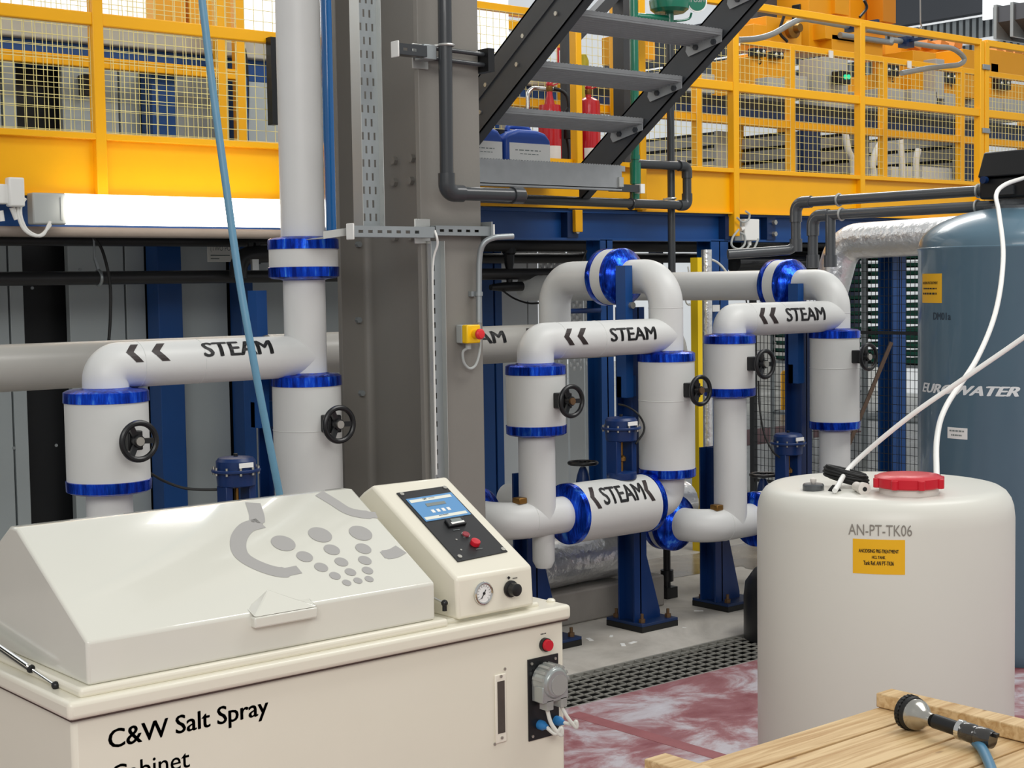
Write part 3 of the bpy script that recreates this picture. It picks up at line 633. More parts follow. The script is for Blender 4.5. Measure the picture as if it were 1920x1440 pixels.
MB().box(3.868, 3.876, 4.70, 4.80, q.z-.02, q.z+.055).build('end_plate', 'galv', st2); MB().box(3.878, 3.886, 4.70, 4.75, q.z-.01, q.z+.045).build('end_cap', 'white', st2)
for (px, py, zz) in ((772, 432, 0),):
    q = at(772, 432, 'Y', 4.735); c = thing('beam_clamp', (3.56, 4.74, q.z), 'pale clamp plate gripping the column edge behind the lower strut', 'clamp')
    MB().box(3.525, 3.60, 4.743, 4.7495, q.z-.05, q.z+.045).build('plate', 'zinc', c, bevel=.002)
q = at(748, 95, 'Y', 4.66); q2 = at(800, 95, 'Y', 4.66); st3 = strut('slotted_strut', (q.x, 4.66, q.z-.012), (q2.x, 4.66, q.z), 4.66, .04, 'open strut stub with white end cap high on the column edge', m='pvcdk', cap=True)
c = thing('beam_clamp', (3.56, 4.74, q.z), 'pale clamp plate on the column edge at the upper strut', 'clamp')
MB().box(3.53, 3.605, 4.743, 4.7495, q.z-.045, q.z+.05).build('plate', 'zinc', c, bevel=.002)
MB().obox((3.56, 4.70, q.z+.01), (.03, 0, 0), (0, .03, 0), (0, 0, .028)).build('jaw', 'galv', c, bevel=.003)
rl = thing('pipe_rail', (3.7, 4.72, q.z), 'pair of dark rails holding the grey drop pipe on the column', 'bracket')
qa = at(822, 92, 'Y', 4.72)
for dz in (.022, -.018): MB().cyl((3.6, 4.72, qa.z+dz-.02), (3.88, 4.72, qa.z+dz-.025), .009).build('rail', 'pvcdk', rl)
MB().box(3.858, 3.89, 4.69, 4.80, qa.z-.07, qa.z+.02).build('end_bracket', 'black', rl)
# lower perforated channel on the column face
lc = thing('cable_channel', (3.62, 4.73, .6), 'narrow perforated cable channel running down the column face', 'cable tray')
xa = at(806, 600, 'Y', 4.73).x; xb = at(832, 600, 'Y', 4.73).x; zt = at(820, 452, 'Y', 4.73).z
hs = [((xb-xa)*.42, (xb-xa)*.42+.007, z, z+.022) for z in [.03+.055*i for i in range(int((zt-.35)/.055)-1)]]
mb = MB(); perfplate(mb, (xa, 4.742, .35), (1, 0, 0), (0, 0, 1), xb-xa, zt-.35, hs); mb.build('slotted_base', 'galv', lc, smooth=0)
MB().box(xa, xa+.002, 4.715, 4.745, .35, zt).box(xb-.002, xb, 4.715, 4.745, .35, zt).build('side_wall', 'zinc', lc)
tag(MB().tube(smoothpath([at(815, 432, 'Y', 4.70), at(819, 445, 'Y', 4.69), at(820, 460, 'Y', 4.70), at(812, 490, 'Y', 4.725), at(811, 560, 'Y', 4.73), at(814, 700, 'Y', 4.73), at(818, 890, 'Y', 4.73)]), .0045, 8).build('cable', 'white'), 'thin white cable dropping into the narrow channel on the column', 'cable')
# dark drop pipe on the column
dp = thing('drop_pipe', (3.66, 4.66, 2.2), 'dark grey plastic pipe dropping down the column and turning to a capped end', 'pipe')
a = at(838, 362, 'Y', 4.66); e = at(978, 368, 'Y', 4.66)
MB().tube(fillet([(at(835, 5, 'Y', 4.66).x+.002, 4.66, 3.6), (a.x, 4.66, a.z), (e.x, 4.66, a.z)], .03, 6), .0265, 24).build('pipe_run', 'pvcdk', dp)
MB().tube(fillet([(a.x, 4.66, a.z+.075), (a.x, 4.66, a.z), (a.x+.075, 4.66, a.z)], .035, 8), .033, 24).build('elbow', 'pvcdk', dp)
MB().tube([(e.x-.05, 4.66, a.z), (e.x, 4.66, a.z), (e.x+.012, 4.66, a.z)], .033, 24, rad=[.033, .033, .022]).build('end_cap', 'pvcdk', dp)
qc = at(836, 85, 'Y', 4.66); MB().torus((qc.x, 4.66, qc.z), (0, 0, 1), .03, .005, 24, 8).bar((qc.x-.03, 4.67, qc.z), (qc.x-.1, 4.70, qc.z-.015), .01, .006).build('pipe_clip', 'zinc', dp)
# emergency stop box and conduit
q = at(876, 626, 'Y', 4.72); es = thing('stop_button_box', (q.x, 4.72, q.z-.04), 'yellow box with red mushroom stop button on the column face', 'stop button')
MB().box(q.x-.034, q.x+.034, 4.71, 4.749, q.z-.036, q.z+.036).build('box_base', 'greyplastic', es, bevel=.004)
MB().box(q.x-.034, q.x+.034, 4.678, 4.712, q.z-.036, q.z+.036).build('box_lid', mat('stop_yellow', 'f3c212', .4), es, bevel=.005)
MB().cyl((q.x+.004, 4.68, q.z), (q.x+.004, 4.655, q.z), .018, n=20).build('button_collar', 'signyel', es)
MB().lathe((q.x+.004, 4.655, q.z), (0, -1, 0), [(.012, 0), (.021, .006), (.021, .014), (.015, .021), (.001, .023)], 24).build('button', mat('stop_red', 'd92d33', .35), es)
MB().cyl((q.x, 4.715, q.z-.036), (q.x, 4.715, q.z-.06), .012).build('cable_gland', 'greyplastic', es)
cz = thing('conduit', (3.82, 4.72, 1.3), 'grey conduit bending round the column edge down to the stop button', 'conduit')
MB().tube(smoothpath([at(962, 443, 'Y', 4.66), at(925, 446, 'Y', 4.68), at(906, 458, 'Y', 4.70), at(899, 485, 'Y', 4.715), at(898, 540, 'Y', 4.72), at(898, 605, 'Y', 4.72)]), .0115, 14).build('conduit_tube', 'galv', cz)
MB().tube(smoothpath([at(898, 600, 'Y', 4.72), at(900, 650, 'Y', 4.72), at(893, 682, 'Y', 4.72), at(881, 691, 'Y', 4.72), at(870, 680, 'Y', 4.72), at(868, 660, 'Y', 4.72), (q.x, 4.715, q.z-.055)]), .0055, 10).build('cable', 'greyplastic', cz)
qc = at(898, 551, 'Y', 4.72); MB().cyl((qc.x, 4.72, qc.z-.008), (qc.x, 4.72, qc.z+.008), .015).box(qc.x-.03, qc.x, 4.73, 4.749, qc.z-.01, qc.z+.01).build('saddle', 'galv', cz)
# blue vertical pipe behind the riser
p0 = at(616, 200, 'Y', 6.0); tag(MB().cyl((p0.x, 6.0, at(614, 432, 'Y', 6.0).z), (p0.x, 6.0, 4.4), .028, n=20).build('blue_pipe', mat('glossy_blue', '0f5fa0', .15, coat=.6)), 'glossy blue vertical pipe right behind the tall white riser', 'pipe')

# ================================================================ STAIRS and LANDING
SX0, SX1 = 5.15, 6.2
sr = thing('steel_staircase', (5.7, 6.4, 2.36), 'dark steel open-tread staircase climbing from the walkway', 'staircase')
sl = .70
def stringer(x0, x1, depth, y0=6.72, y1=4.6, zb=2.18, name='stringer'):
    z0 = zb; z1 = zb+(y0-y1)*sl
    w = x1-x0
    mb = MB().prism([(x0, y0, z0), (x0, y1, z1), (x0, y1, z1+depth), (x0, y0, z0+depth)], (.008, 0, 0))
    for zz in (0, depth-.012): mb.prism([(x0, y0, z0+zz), (x0, y1, z1+zz), (x0, y1, z1+zz+.012), (x0, y0, z0+zz+.012)], (w, 0, 0))
    return mb.build(name, 'stair', sr)
s1 = stringer(SX1+.008, SX1+.07, .215)
mb = MB(); z0 = 2.18; y0 = 6.72; y1 = 4.6
s0 = stringer(SX0-.065, SX0-.005, .30, zb=2.165)
for yy, zo in ((6.25, .1), (6.2, .2), (5.95, .1), (5.9, .2), (5.65, .1), (5.6, .2)):
    z = 2.165+(6.72-yy)*sl+zo; MB().cyl((SX0-.065, yy, z), (SX0-.075, yy, z), .012, n=6).build('bolt', 'bolt', s0)
MB().prism([(SX0-.075, 6.72, 2.165+.17), (SX0-.075, 4.6, 2.165+.17+2.12*sl), (SX0-.075, 4.6, 2.165+.185+2.12*sl), (SX0-.075, 6.72, 2.165+.185)], (.012, 0, 0)).build('edge_strip', 'stair', s0)
def tread_mesh():
    mb = MB()
    for k in range(9):
        y = k*.0285; mb.box(SX0, SX1, y, y+.005, -.03-.004*k, -.004)
        nt = 44
        for i in range(nt):
            x = SX0+(SX1-SX0)*(i+.5)/nt; h = (SX1-SX0)/nt/2*.8
            mb.prism([(x-h, y, -.004), (x+h, y, -.004), (x+h*.5, y, .003), (x-h*.5, y, .003)], (0, .005, 0))
    for i in range(26):
        x = SX0+.02+(SX1-SX0-.04)*i/25; mb.box(x-.003, x+.003, 0, .233, -.012, -.005)
    mb.box(SX0, SX1, -.004, .0, -.02, 0).box(SX0, SX1, .233, .237, -.04, 0)
    return mb
for (y, z) in ((6.178, 2.619), (5.875, 2.82), (5.581, 3.034), (5.28, 3.245)):
    mb = tread_mesh(); 
    for i in range(len(mb.v)): mb.v[i] = mb.v[i]+V((0, y, z))
    t = mb.build('tread', 'tread', sr, smooth=0)
    MB().prism([(SX1-.004, y-.004, z), (SX1-.004, y+.24, z), (SX1-.004, y+.26, z-.085), (SX1-.004, y+.24, z-.115), (SX1-.004, y+.0, z-.065)], (.006, 0, 0)).build('end_bracket', 'tread', t)
    for yy in (.05, .18): MB().cyl((SX1-.004, y+yy, z-.055-yy*.1), (SX1-.018, y+yy, z-.055-yy*.1), .016, n=6).build('bolt', 'stair', t)
ld = thing('stair_landing', (5.5, 6.7, 2.2), 'dark grating landing at the foot of the stairs', 'landing')
mb = MB().box(4.4, 6.23, 6.353, 6.361, 2.335, 2.365)
for i in range(90): x = 4.41+.02*i; mb.prism([(x, 6.353, 2.365), (x+.012, 6.353, 2.365), (x+.009, 6.353, 2.37), (x+.003, 6.353, 2.37)], (0, .008, 0))
for k in range(18): mb.box(4.4, 6.23, 6.39+.034*k, 6.395+.034*k, 2.335, 2.365)
for k in range(40): mb.box(4.4+.046*k, 4.405+.046*k, 6.36, 6.98, 2.345, 2.355)
mb.build('grating', 'tread', ld, smooth=0)
MB().box(4.4, 6.2, 6.35, 6.36, 2.235, 2.335).box(4.4, 6.2, 6.35, 6.40, 2.225, 2.24).build('edge_beam', 'tread', ld)
MB().box(4.4, 5.35, 6.6, 6.62, 2.14, 2.33).build('rear_beam', 'tread', ld)
MB().box(6.165, 6.20, 6.335, 6.35, 2.245, 2.30).build('end_lug', 'zinc', ld)
# tall black posts and brace of the upper gantry behind the stairs
gp = thing('gantry_frame', (6.9, 7.3, 2.24), 'black steel post and diagonal brace behind the stairs', 'frame')
xg = at(1170, 150, 'Y', 7.3).x; MB().box(xg-.05, xg+.05, 7.25, 7.35, 2.24, 4.6).build('post', 'stair', gp)
a = at(1075, 70, 'Y', 7.3); b_ = at(1160, -20, 'Y', 7.3); MB().bar(a, b_, .08, .07).box(a.x-.09, a.x-.03, 7.27, 7.33, 2.24, a.z+.1).build('brace', 'stair', gp)

# things standing on the landing and walkway
def jerry(pxl, pxr, y, label, cut=0):
    a = at(pxl, 270, 'Y', y).x; b_ = at(pxr, 270, 'Y', y).x; z0 = 2.367; h = at(990, 243, 'Y', y).z-z0; d = .2
    t = thing('jerrycan', ((a+b_)/2, y+d/2, z0), label, 'jerrycan', 'blue jerrycans on the landing'); w = b_-a
    MB().prism([(a, y, z0), (b_, y, z0), (b_, y, z0+h*.72), (b_-w*.12, y, z0+h*.92), (b_-w*.3, y, z0+h), (a+w*.28, y, z0+h), (a+w*.08, y, z0+h*.86), (a, y, z0+h*.72)], (0, d, 0)).build('body', 'jerry', t, bevel=.02, seg=3)
    MB().tube(smoothpath([(a+w*.28, y+d/2, z0+h*.98), (a+w*.34, y+d/2, z0+h*1.12), (a+w*.7, y+d/2, z0+h*1.1), (b_-w*.2, y+d/2, z0+h*.9)]), .016, 10).build('handle', 'jerry', t)
    MB().cyl((a+w*.12, y+d/2, z0+h*.86), (a+w*.12, y+d/2, z0+h*1.0), .03, n=16).build('cap', 'black', t)
    lb = MB().box(a+w*.08, b_-w*.04, y-.002, y, z0+.01, at(990, 269, 'Y', y).z).build('label', 'paper', t)
    text('label_print', '~', (a+w*.2, y-.002, z0+h*.36), (1, 0, 0), (0, 0, 1), w*.55, h*.045, 'lcd', lb)
    text('label_print', '~~~~~', (a+w*.3, y-.002, z0+h*.26), (1, 0, 0), (0, 0, 1), w*.4, h*.03, 'lcd', lb)
jerry(872, 944, 6.5, 'blue jerrycan with white label half hidden by the column'); jerry(948, 1034, 6.5, 'blue jerrycan with white label under the lowest stair tread')
def extinguisher(px, pytop, y, r, label, horn, words):
    c = at(px, pytop, 'Y', y); z0 = 2.245; x = c.x; h = c.z-z0
    t = thing('fire_extinguisher', (x, y, z0), label, 'extinguisher', 'fire extinguishers on the walkway')
    MB().lathe((x, y, z0), (0, 0, 1), [(r*.9, 0), (r, .015), (r, h*.76), (r*.92, h*.82), (r*.6, h*.76), (.02, h*.91), (.018, h*.95)] if horn else [(r*.9, 0), (r, .015), (r, h*.84), (r*.93, h*.885), (r*.6, h*.91), (.02, h*.92), (.018, h*.95)], 32).build('cylinder', 'redpaint', t)
    hd = MB().lathe((x, y, z0+h*.94), (0, 0, 1), [(.018, 0), (.022, .01), (.022, .035), (.012, .045)], 16).build('valve_head', 'brass', t)
    MB().bar((x-.02, y, z0+h*.98), (x+.06, y-.01, z0+h*1.02), .018, .008).bar((x-.01, y, z0+h*1.0), (x+.065, y-.01, z0+h*1.06), .018, .008).sphere((x, y, z0+h*1.01), .022).build('lever', 'redpaint', hd)
    if horn:
        MB().tube(smoothpath([(x+.02, y-.02, z0+h*.97), (x+.07, y-.04, z0+h*.95), (x+.095, y-.06, z0+h*.9), (x+.1, y-.07, z0+h*.8)]), .011, 10).build('hose', 'rubber', t)
        MB().lathe((x+.1, y-.07, z0+h*.52), (0, 0, 1), [(.036, 0), (.036, .02), (.032, h*.24), (.014, h*.28)], 20).build('horn', 'rubber', t)
        MB().tube(smoothpath([(x+.1, y-.03, z0+h*.6), (x+.13, y-.03, z0+h*.4), (x+.12, y-.02, z0+.12)]), .008, 8).build('hose', 'rubber', t)
    th = math.atan2(-y, -x)+.35
    mb = MB(); plate_on_cyl(mb, (x, y), r, th-.75, th+.75, z0+h*(.3 if not horn else .25), z0+h*(.45), 10, .0015); mb.build('label', 'paper', t)
    if words:
        mb = MB(); plate_on_cyl(mb, (x, y), r, th-.3, th+.9, z0+h*.66, z0+h*.755, 8, .0015); mb.build('label', 'paper', t)
        vwraptext('label_print', words, (x, y), r+.0025, th-.2, th+.8, z0+h*.675, h*.065, 'red', t, bold=.02)
extinguisher(1030, 160, 7.25, .073, 'red gas extinguisher with black horn behind the stair treads', True, None)
extinguisher(1103, 166, 7.25, .075, 'red water extinguisher behind the yellow post and stair stringer', False, 'Water')
es_ = thing('extinguisher_stand', (6.6, 7.35, 2.245), 'chrome tube stand behind the extinguishers', 'stand')
pp = lambda px, py: at(px, py, 'Y', 7.34)
a0 = pp(991, 300); MB().tube(fillet([(a0.x, 7.34, 2.245), (a0.x, 7.34, pp(991, 165).z), (pp(1085, 165).x, 7.34, pp(991, 163).z), (pp(1085, 165).x, 7.34, 2.245)], .06), .014, 12).build('tube_frame', 'chrome', es_)
yp = at(1072, 200, 'Y', 7.0); tag(MB().box(yp.x-.024, yp.x+.024, 6.93, 6.99, 2.37, at(1075, 52, 'Y', 7).z).build('gate_post', 'yellow', bevel=.004), 'yellow gate post between the two fire extinguishers', 'post')
y2 = at(1160, 130, 'Y', 7.9); tag(MB().box(y2.x-.05, y2.x+.05, 7.86, 7.94, 2.25, 3.75).build('gate_post', 'yellow', bevel=.004), 'wide yellow post behind the stairs next to the black gantry post', 'post')
yb = at(1094, 100, 'Y', 7.6); tag(MB().lathe((yb.x, 7.6, 2.25), (0, 0, 1), [(.035, 0), (.035, yb.z-2.3), (.02, yb.z-2.26), (.002, yb.z-2.25)], 16).build('yellow_bollard', mat('dirty_yellow', 'c9b82a', .5, var=.3, vscale=20)), 'dirty yellow round-topped pole behind the stair tread', 'pole')
q = at(1058, 118, 'Y', 7.96); sg = thing('fire_sign', (q.x, 7.96, q.z-.1), 'red fire point sign behind the stairs', 'sign')
MB().box(q.x-.06, q.x+.09, 7.955, 7.965, q.z-.1, q.z+.1).build('sign_plate', 'red', sg)
MB().box(q.x-.052, q.x-.015, 7.952, 7.955, q.z-.08, q.z+.08).box(q.x+.0, q.x+.08, 7.952, 7.955, q.z-.08, q.z-.05).build('pictogram', 'paper', sg)
# emergency shower: green pipe, bowl, PUSH disc
sh = thing('emergency_shower', (7.0, 6.75, 2.1), 'green emergency shower pipe with eyewash bowl and PUSH plate', 'shower'); ys = 6.75
xg = at(1190, 200, 'Y', ys).x; zb = at(1190, 377, 'Y', ys).z
MB().cyl((xg, ys, zb), (xg, ys, 4.3), .026, n=24).build('riser_pipe', 'green', sh)
for py in (70, 295): z = at(1190, py, 'Y', ys).z; MB().cyl((xg, ys, z-.012), (xg, ys, z+.012), .03, n=24).build('coupling', 'green', sh)
MB().cyl((xg, ys, at(1190, 345, 'Y', ys).z), (xg, ys, at(1190, 305, 'Y', ys).z), .034, n=24).build('tee', 'green', sh)
bc = at(1255, 0, 'Y', ys-.05); rb_ = .125
MB().lathe((bc.x, ys-.05, at(1255, 28, 'Y', ys).z), (0, 0, 1), [(.03, -.004), (rb_*.75, 0), (rb_*.95, .02), (rb_, .06), (rb_, .075), (rb_*.9, .075), (rb_*.8, .03), (.01, .02)], 36).build('bowl', 'green', sh)
MB().cyl((bc.x, ys-.05, at(1258, 48, 'Y', ys).z), (bc.x, ys-.05, at(1258, 20, 'Y', ys).z), .027, n=20).tube(fillet([(bc.x, ys-.05, at(1258, 40, 'Y', ys).z), (xg, ys, at(1258, 40, 'Y', ys).z)], .02), .022, 16).build('supply_arm', 'green', sh)
MB().tube(smoothpath([at(1262, 40, 'Y', ys-.05), at(1290, 36, 'Y', ys-.08), at(1297, 24, 'Y', ys-.1)]), .007, 10).build('lever', 'green', sh)
d_ = at(1307, 4, 'Y', ys-.12); dd = MB().cyl((d_.x, d_.y, d_.z), (d_.x-.004, d_.y-.006, d_.z), .062, n=36).build('push_plate', 'paper', sh)
nn = V((-.55, -.83, 0)); MB().cyl(V(d_)+nn*.008, V(d_)+nn*.0095, .054, n=36).build('green_face', 'green', dd)
u_ = V((.83, -.55, 0)); text('push_lettering', 'PUSH', V(d_)+nn*.0105-u_*.043+V((0, 0, -.002)), u_, (0, 0, 1), .086, .03, 'paper', dd, bold=.015)
# grey pipes below the landing
gp_ = thing('grey_pipe_loop', (6.9, 6.7, 2.1), 'grey plastic pipe from the green shower tee looping down and along the kick board', 'pipe')
yg = 6.72; z1 = at(1240, 309, 'Y', yg).z; xr_ = at(1288, 330, 'Y', yg).x; z2 = at(1280, 385, 'Y', yg).z
MB().tube(fillet([(xg, ys, z1), (xr_, yg, z1), (xr_, yg, z2), (4.5, yg, z2+.012)], .05, 8), .028, 20).build('pipe_run', 'pvcdk', gp_)
for (x, z) in ((xr_, z1), (xr_, z2)):
    MB().tube(fillet([(x-.075, yg, z), (x, yg, z), (x, yg, z+(-.075 if z == z1 else .075))], .04, 8), .034, 20).build('elbow', 'pvcdk', gp_)
q = at(1183, 382, 'Y', yg); MB().torus((q.x, yg, q.z), (1, 0, 0), .032, .006, 24, 8).bar((q.x, yg, q.z+.03), (q.x, yg, q.z+.1), .01, .008).build('pipe_hanger', 'pvcdk', gp_)
hb = thing('strut_bracket', (q.x, 6.7, q.z+.1), 'dark strut bracket with pale end block under the landing corner', 'bracket')
qa = at(1145, 352, 'Y', 6.68); qb = at(1195, 352, 'Y', 6.68); MB().box(qa.x, qb.x, 6.66, 6.70, qa.z-.022, qa.z+.022).build('strut', 'pvcdk', hb); MB().box(qb.x, qb.x+.035, 6.65, 6.70, qa.z-.028, qa.z+.028).build('end_block', 'paper', hb)
xd = at(1258, 300, 'Y', 6.80).x; vd = thing('drop_pipe', (xd, 6.8, 1.4), 'dark vertical pipe passing in front of the blue beam', 'pipe')
MB().cyl((xd, 6.8, 1.35), (xd, 6.8, 3.2), .024, n=20).build('pipe_run', 'pvcdk', vd)
z = at(1262, 372, 'Y', 6.78).z; MB().torus((xd, 6.8, z), (0, 0, 1), .027, .007, 20, 8).bar((xd, 6.79, z), (xd-.12, 6.75, z-.01), .012, .01).build('pipe_clip', 'zinc', vd)
# ================================================================ SALT SPRAY CABINET
CX0, CX1, CY0, CY1 = 1.316, 2.735, 3.01, 3.82
sc = thing('salt_spray_cabinet', ((CX0+CX1)/2, 3.4, 0), 'ivory salt spray test cabinet with sloped lid and control box', 'cabinet')
body = MB().box(CX0+.015, CX1-.012, CY0+.018, CY1-.015, .08, .805).build('body', 'ivory', sc, bevel=.012, seg=3)
MB().box(CX0+.06, CX1-.06, CY0+.06, CY1-.06, 0, .08).build('plinth', 'black', sc)
rim = MB().box(CX0, CX1, CY0, CY1, .802, .842).build('rim', 'ivory', sc, bevel=.011, seg=4)
MB().box(CX0+.008, CX1-.008, CY0+.008, CY1-.004, .7985, .803).build('shadow_joint', mat('joint_brown', '4a3a34', .7), rim)
led = MB().box(CX0+.035, 2.335, CY0+.02, CY1-.02, .84, .862).build('lid_ledge', 'ivory', rim, bevel=.008, seg=3)
MB().box(2.335, CX1-.075, CY0+.045, CY1-.02, .838, .853).build('control_ledge', 'ivory', rim, bevel=.006, seg=3)
q = at(1033, 1128, 'Z', .842); MB().lathe((q.x, q.y, .84), (0, 0, 1), [(.012, 0), (.012, .006), (.008, .01), (.001, .011)], 16).build('plug', 'ivory', rim)
LX0, LX1, LY0, LYR, LY1 = 1.375, 2.302, 3.042, 3.397, 3.77
ZB, ZF, ZR = .862, .957, 1.160
lid = MB().prism([(LX0, LY0, ZB), (LX0, LY0, ZF), (LX0, LYR, ZR), (LX0, LYR+.04, ZR), (LX0, LY1, ZF), (LX0, LY1, ZB)], (LX1-LX0, 0, 0)).build('lid', 'ivorylid', sc, bevel=.007, seg=3)
SN = V((0, -(ZR-ZF), LYR-LY0)).normalized(); SU = V((1, 0, 0)); SV = V((0, LYR-LY0, ZR-ZF)).normalized(); SP = V((LX0, LY0, ZF))
def on_lid(px, py, lift=.0008): return atp(px, py, SP, SN)+SN*lift
def lid_poly(name, pts, m='logo', lift=.0008):
    P = [p if isinstance(p, Vector) else on_lid(*p, lift) for p in pts]
    MB().prism(P, SN*.0006).build(name, m, lid, smooth=0)
def lid_disc(px, py, r):
    c = on_lid(px, py); lid_poly('logo_dot', [c+SU*r*math.cos(2*math.pi*k/28)+SV*r*math.sin(2*math.pi*k/28) for k in range(28)])
Z7 = .40288
for (x, y, r) in ((531, 1019, .031), (600, 1003, .031), (676, 1000, .031), (571, 1044, .021), (622, 1031, .021), (681, 1029, .021),
                  (602, 1064, .0175), (640, 1054, .0175), (684, 1051, .0175), (628, 1080, .0145), (657, 1073, .0145), (689, 1070, .0145), (650, 1093, .0115), (671, 1089, .0115), (692, 1086, .0115)): lid_disc(x, y, r)
def lid_stroke(pts, w0):
    c = smoothpath([on_lid(*p) for p in pts], 8); m = len(c); L = []; Rr = []
    for i in range(m):
        t = (c[min(i+1, m-1)]-c[max(i-1, 0)]).normalized(); nrm = SN.cross(t).normalized(); w = w0*(.75 if i > m*.86 else 1)
        L.append(c[i]+nrm*w/2); Rr.append(c[i]-nrm*w/2)
    mb = MB(); k = len(L); mb.add(L+Rr, [(i, i+1, k+i+1, k+i) for i in range(k-1)]); mb.build('logo_stroke', 'logo', lid, smooth=0)
lid_stroke([(474, 943), (481, 965), (482, 981)], .04); lid_stroke([(489, 981), (462, 990), (447, 1013), (452, 1040), (482, 1060), (525, 1073), (561, 1068)], .04)
lid_stroke([(598, 925), (626, 942), (650, 957), (676, 964), (706, 966)], .036); lid_stroke([(752, 1030), (737, 1038), (717, 1041)], .036)
# lid handle
h0 = atp(468, 1128, SP, SN); hz = ZF
hx0 = at(470, 1150, 'Y', LY0).x; hx1 = at(588, 1140, 'Y', LY0).x
MB().prism([(hx0, LY0-.018, .925), (hx1, LY0-.018, .925), (hx1, LY0-.018, .951), (hx0, LY0-.018, .951)], (0, .03, 0)).build('lid_handle', 'ivorylid', lid, bevel=.004)
ap = on_lid(500, 1108, .006); MB().add([(hx0, LY0-.018, .951), (hx1, LY0-.018, .951), (hx1, LY0+.02, .968), (hx0-.002, LY0+.02, .968), ap, ap-SN*.03], [(0, 1, 4), (1, 2, 5, 4), (2, 3, 5), (3, 0, 4, 5), (0, 3, 2, 1)]).build('handle_gusset', 'ivorylid', lid, bevel=.003)
# gas struts either side
for side in (0, 1):
    if side == 0: a, b_ = at(104, 1285, 'X', LX0-.028), at(-60, 1172, 'X', LX0-.028); c = at(58, 1254, 'X', LX0-.028)
    else: a, b_ = V((2.345, 3.06, .895)), V((2.325, 3.5, .97)); c = a.lerp(b_, .25)
    g_ = MB().cyl(c, b_, .0075, n=14).build('gas_strut', 'black' if side else 'black', sc)
    MB().cyl(a, c, .0035, n=10).build('strut_rod', 'chrome', g_); MB().torus(c, (b_-a), .006, .004, 16, 8).build('strut_collar', 'black', g_)
    MB().sphere(a, .009).cyl(a, a+V((0, 0, -.02)), .006).build('ball_joint', 'black', g_)
    if not side: MB().tube([c+V((-.006, -.002, .008)), b_+V((-.006, -.002, .008))], .0055, 10).build('strut_sheen', 'chrome', g_)
# control box
BX0, BX1 = 2.368, 2.624
cbx = MB().prism([(BX0, LY0-.008, .851), (BX0, LY0-.002, ZF), (BX0, LYR+.005, ZR+.003), (BX0, LYR+.05, ZR-.02), (BX0, LY1-.06, ZF), (BX0, LY1-.06, .851)], (BX1-BX0, 0, 0)).build('control_box', 'ivory', sc, bevel=.009, seg=3)
BP = V((BX0, LY0-.002, ZF)); BV = V((0, LYR+.007-LY0, ZR+.003-ZF)).normalized(); BN = V((0, -BV.z, BV.y))
def on_box(px, py, lift=0.): return atp(px, py, BP, BN)+BN*lift
def box_quad(name, pts, m, parent, lift, t=.001, bevel=0):
    return MB().prism([on_box(*p, lift) for p in pts], BN*t).build(name, m, parent, bevel=bevel)
ZQ = .21875
def z8(x, y): return (660+x*ZQ, 880+y*ZQ)
pn = box_quad('control_panel', [z8(378, 210), z8(802, 150), z8(1332, 712), z8(905, 800)], 'black', cbx, .0006, .003, .001)
for x, y in ((425, 222), (793, 165), (920, 757), (1292, 694)):
    c = on_box(*z8(x, y), .0035); MB().cyl(c, c+BN*.002, .0065, n=16).build('screw', 'bolt', pn)
bp_ = box_quad('display_panel', [z8(457, 268), z8(845, 208), z8(1017, 396), z8(632, 460)], 'panelblue', pn, .0038)
box_quad('title_strip', [z8(484, 280), z8(833, 226), z8(852, 247), z8(503, 303)], mat('strip_cream', 'dfe0d4', .5), bp_, .0049, .0005)
box_quad('title_strip', [z8(613, 426), z8(968, 366), z8(988, 387), z8(634, 448)], mat('strip_cream2', 'dfe0d4', .5), bp_, .0049, .0005)
text('brand_print', 'C&W', on_box(*z8(607, 277), .0056), on_box(*z8(650, 268))-on_box(*z8(607, 275)), BV, .0125, .0075, 'ink', bp_, bold=.02)
text('brand_print', '~~~', on_box(*z8(655, 266), .0056), on_box(*z8(720, 255))-on_box(*z8(655, 266)), BV, .02, .004, 'logo', bp_)
box_quad('lcd_screen', [z8(622, 308), z8(785, 284), z8(804, 306), z8(641, 333)], 'lcd', bp_, .0049, .0008)
for i in range(4):
    c = on_box(*z8(692+44*i, 371-7.3*i), .005); MB().obox(c, SU*.0052, BV*.0065, BN*.0008).build('key', 'paper', bp_, bevel=.001)
text('panel_print', '~~~~~', on_box(*z8(745, 415), .0056), on_box(*z8(860, 390))-on_box(*z8(745, 412)), BV, .032, .003, 'ink', bp_)
mt = box_quad('meter', [z8(785, 452), z8(935, 430), z8(975, 488), z8(826, 515)], 'black', pn, .0036, .008, .002)
box_quad('meter_window', [z8(830, 458), z8(915, 445), z8(935, 470), z8(850, 485)], 'lcd', mt, .0117, .0006)
box_quad('meter_label', [z8(835, 484), z8(945, 466), z8(955, 480), z8(848, 500)], 'paper', mt, .0117, .0006)
c = on_box(*z8(970, 575), .0036); MB().cyl(c, c+BN*.003, .012, n=24).build('indicator_ring', 'chrome', pn); MB().cyl(c, c+BN*.006, .010, n=24).build('indicator_lamp', mat('dull_red', '8c2430', .4), pn)
c = on_box(*z8(1048, 652), .0036); MB().lathe(c, BN, [(.013, 0), (.0135, .008), (.0125, .012), (.001, .013)], 24).build('push_button', 'red', pn)
for x, y, w in ((868, 538, .022), (1062, 702, .022)): text('panel_print', '~~' if x < 900 else '~', on_box(*z8(x, y), .004), SU, BV, w, .004, 'lcd', pn)
for x, y in ((892, 612), (932, 700)): c = on_box(*z8(x, y), .0036); MB().cyl(c, c+BN*.001, .003, n=10).build('screw', 'bolt', pn)
FY = LY0-.007
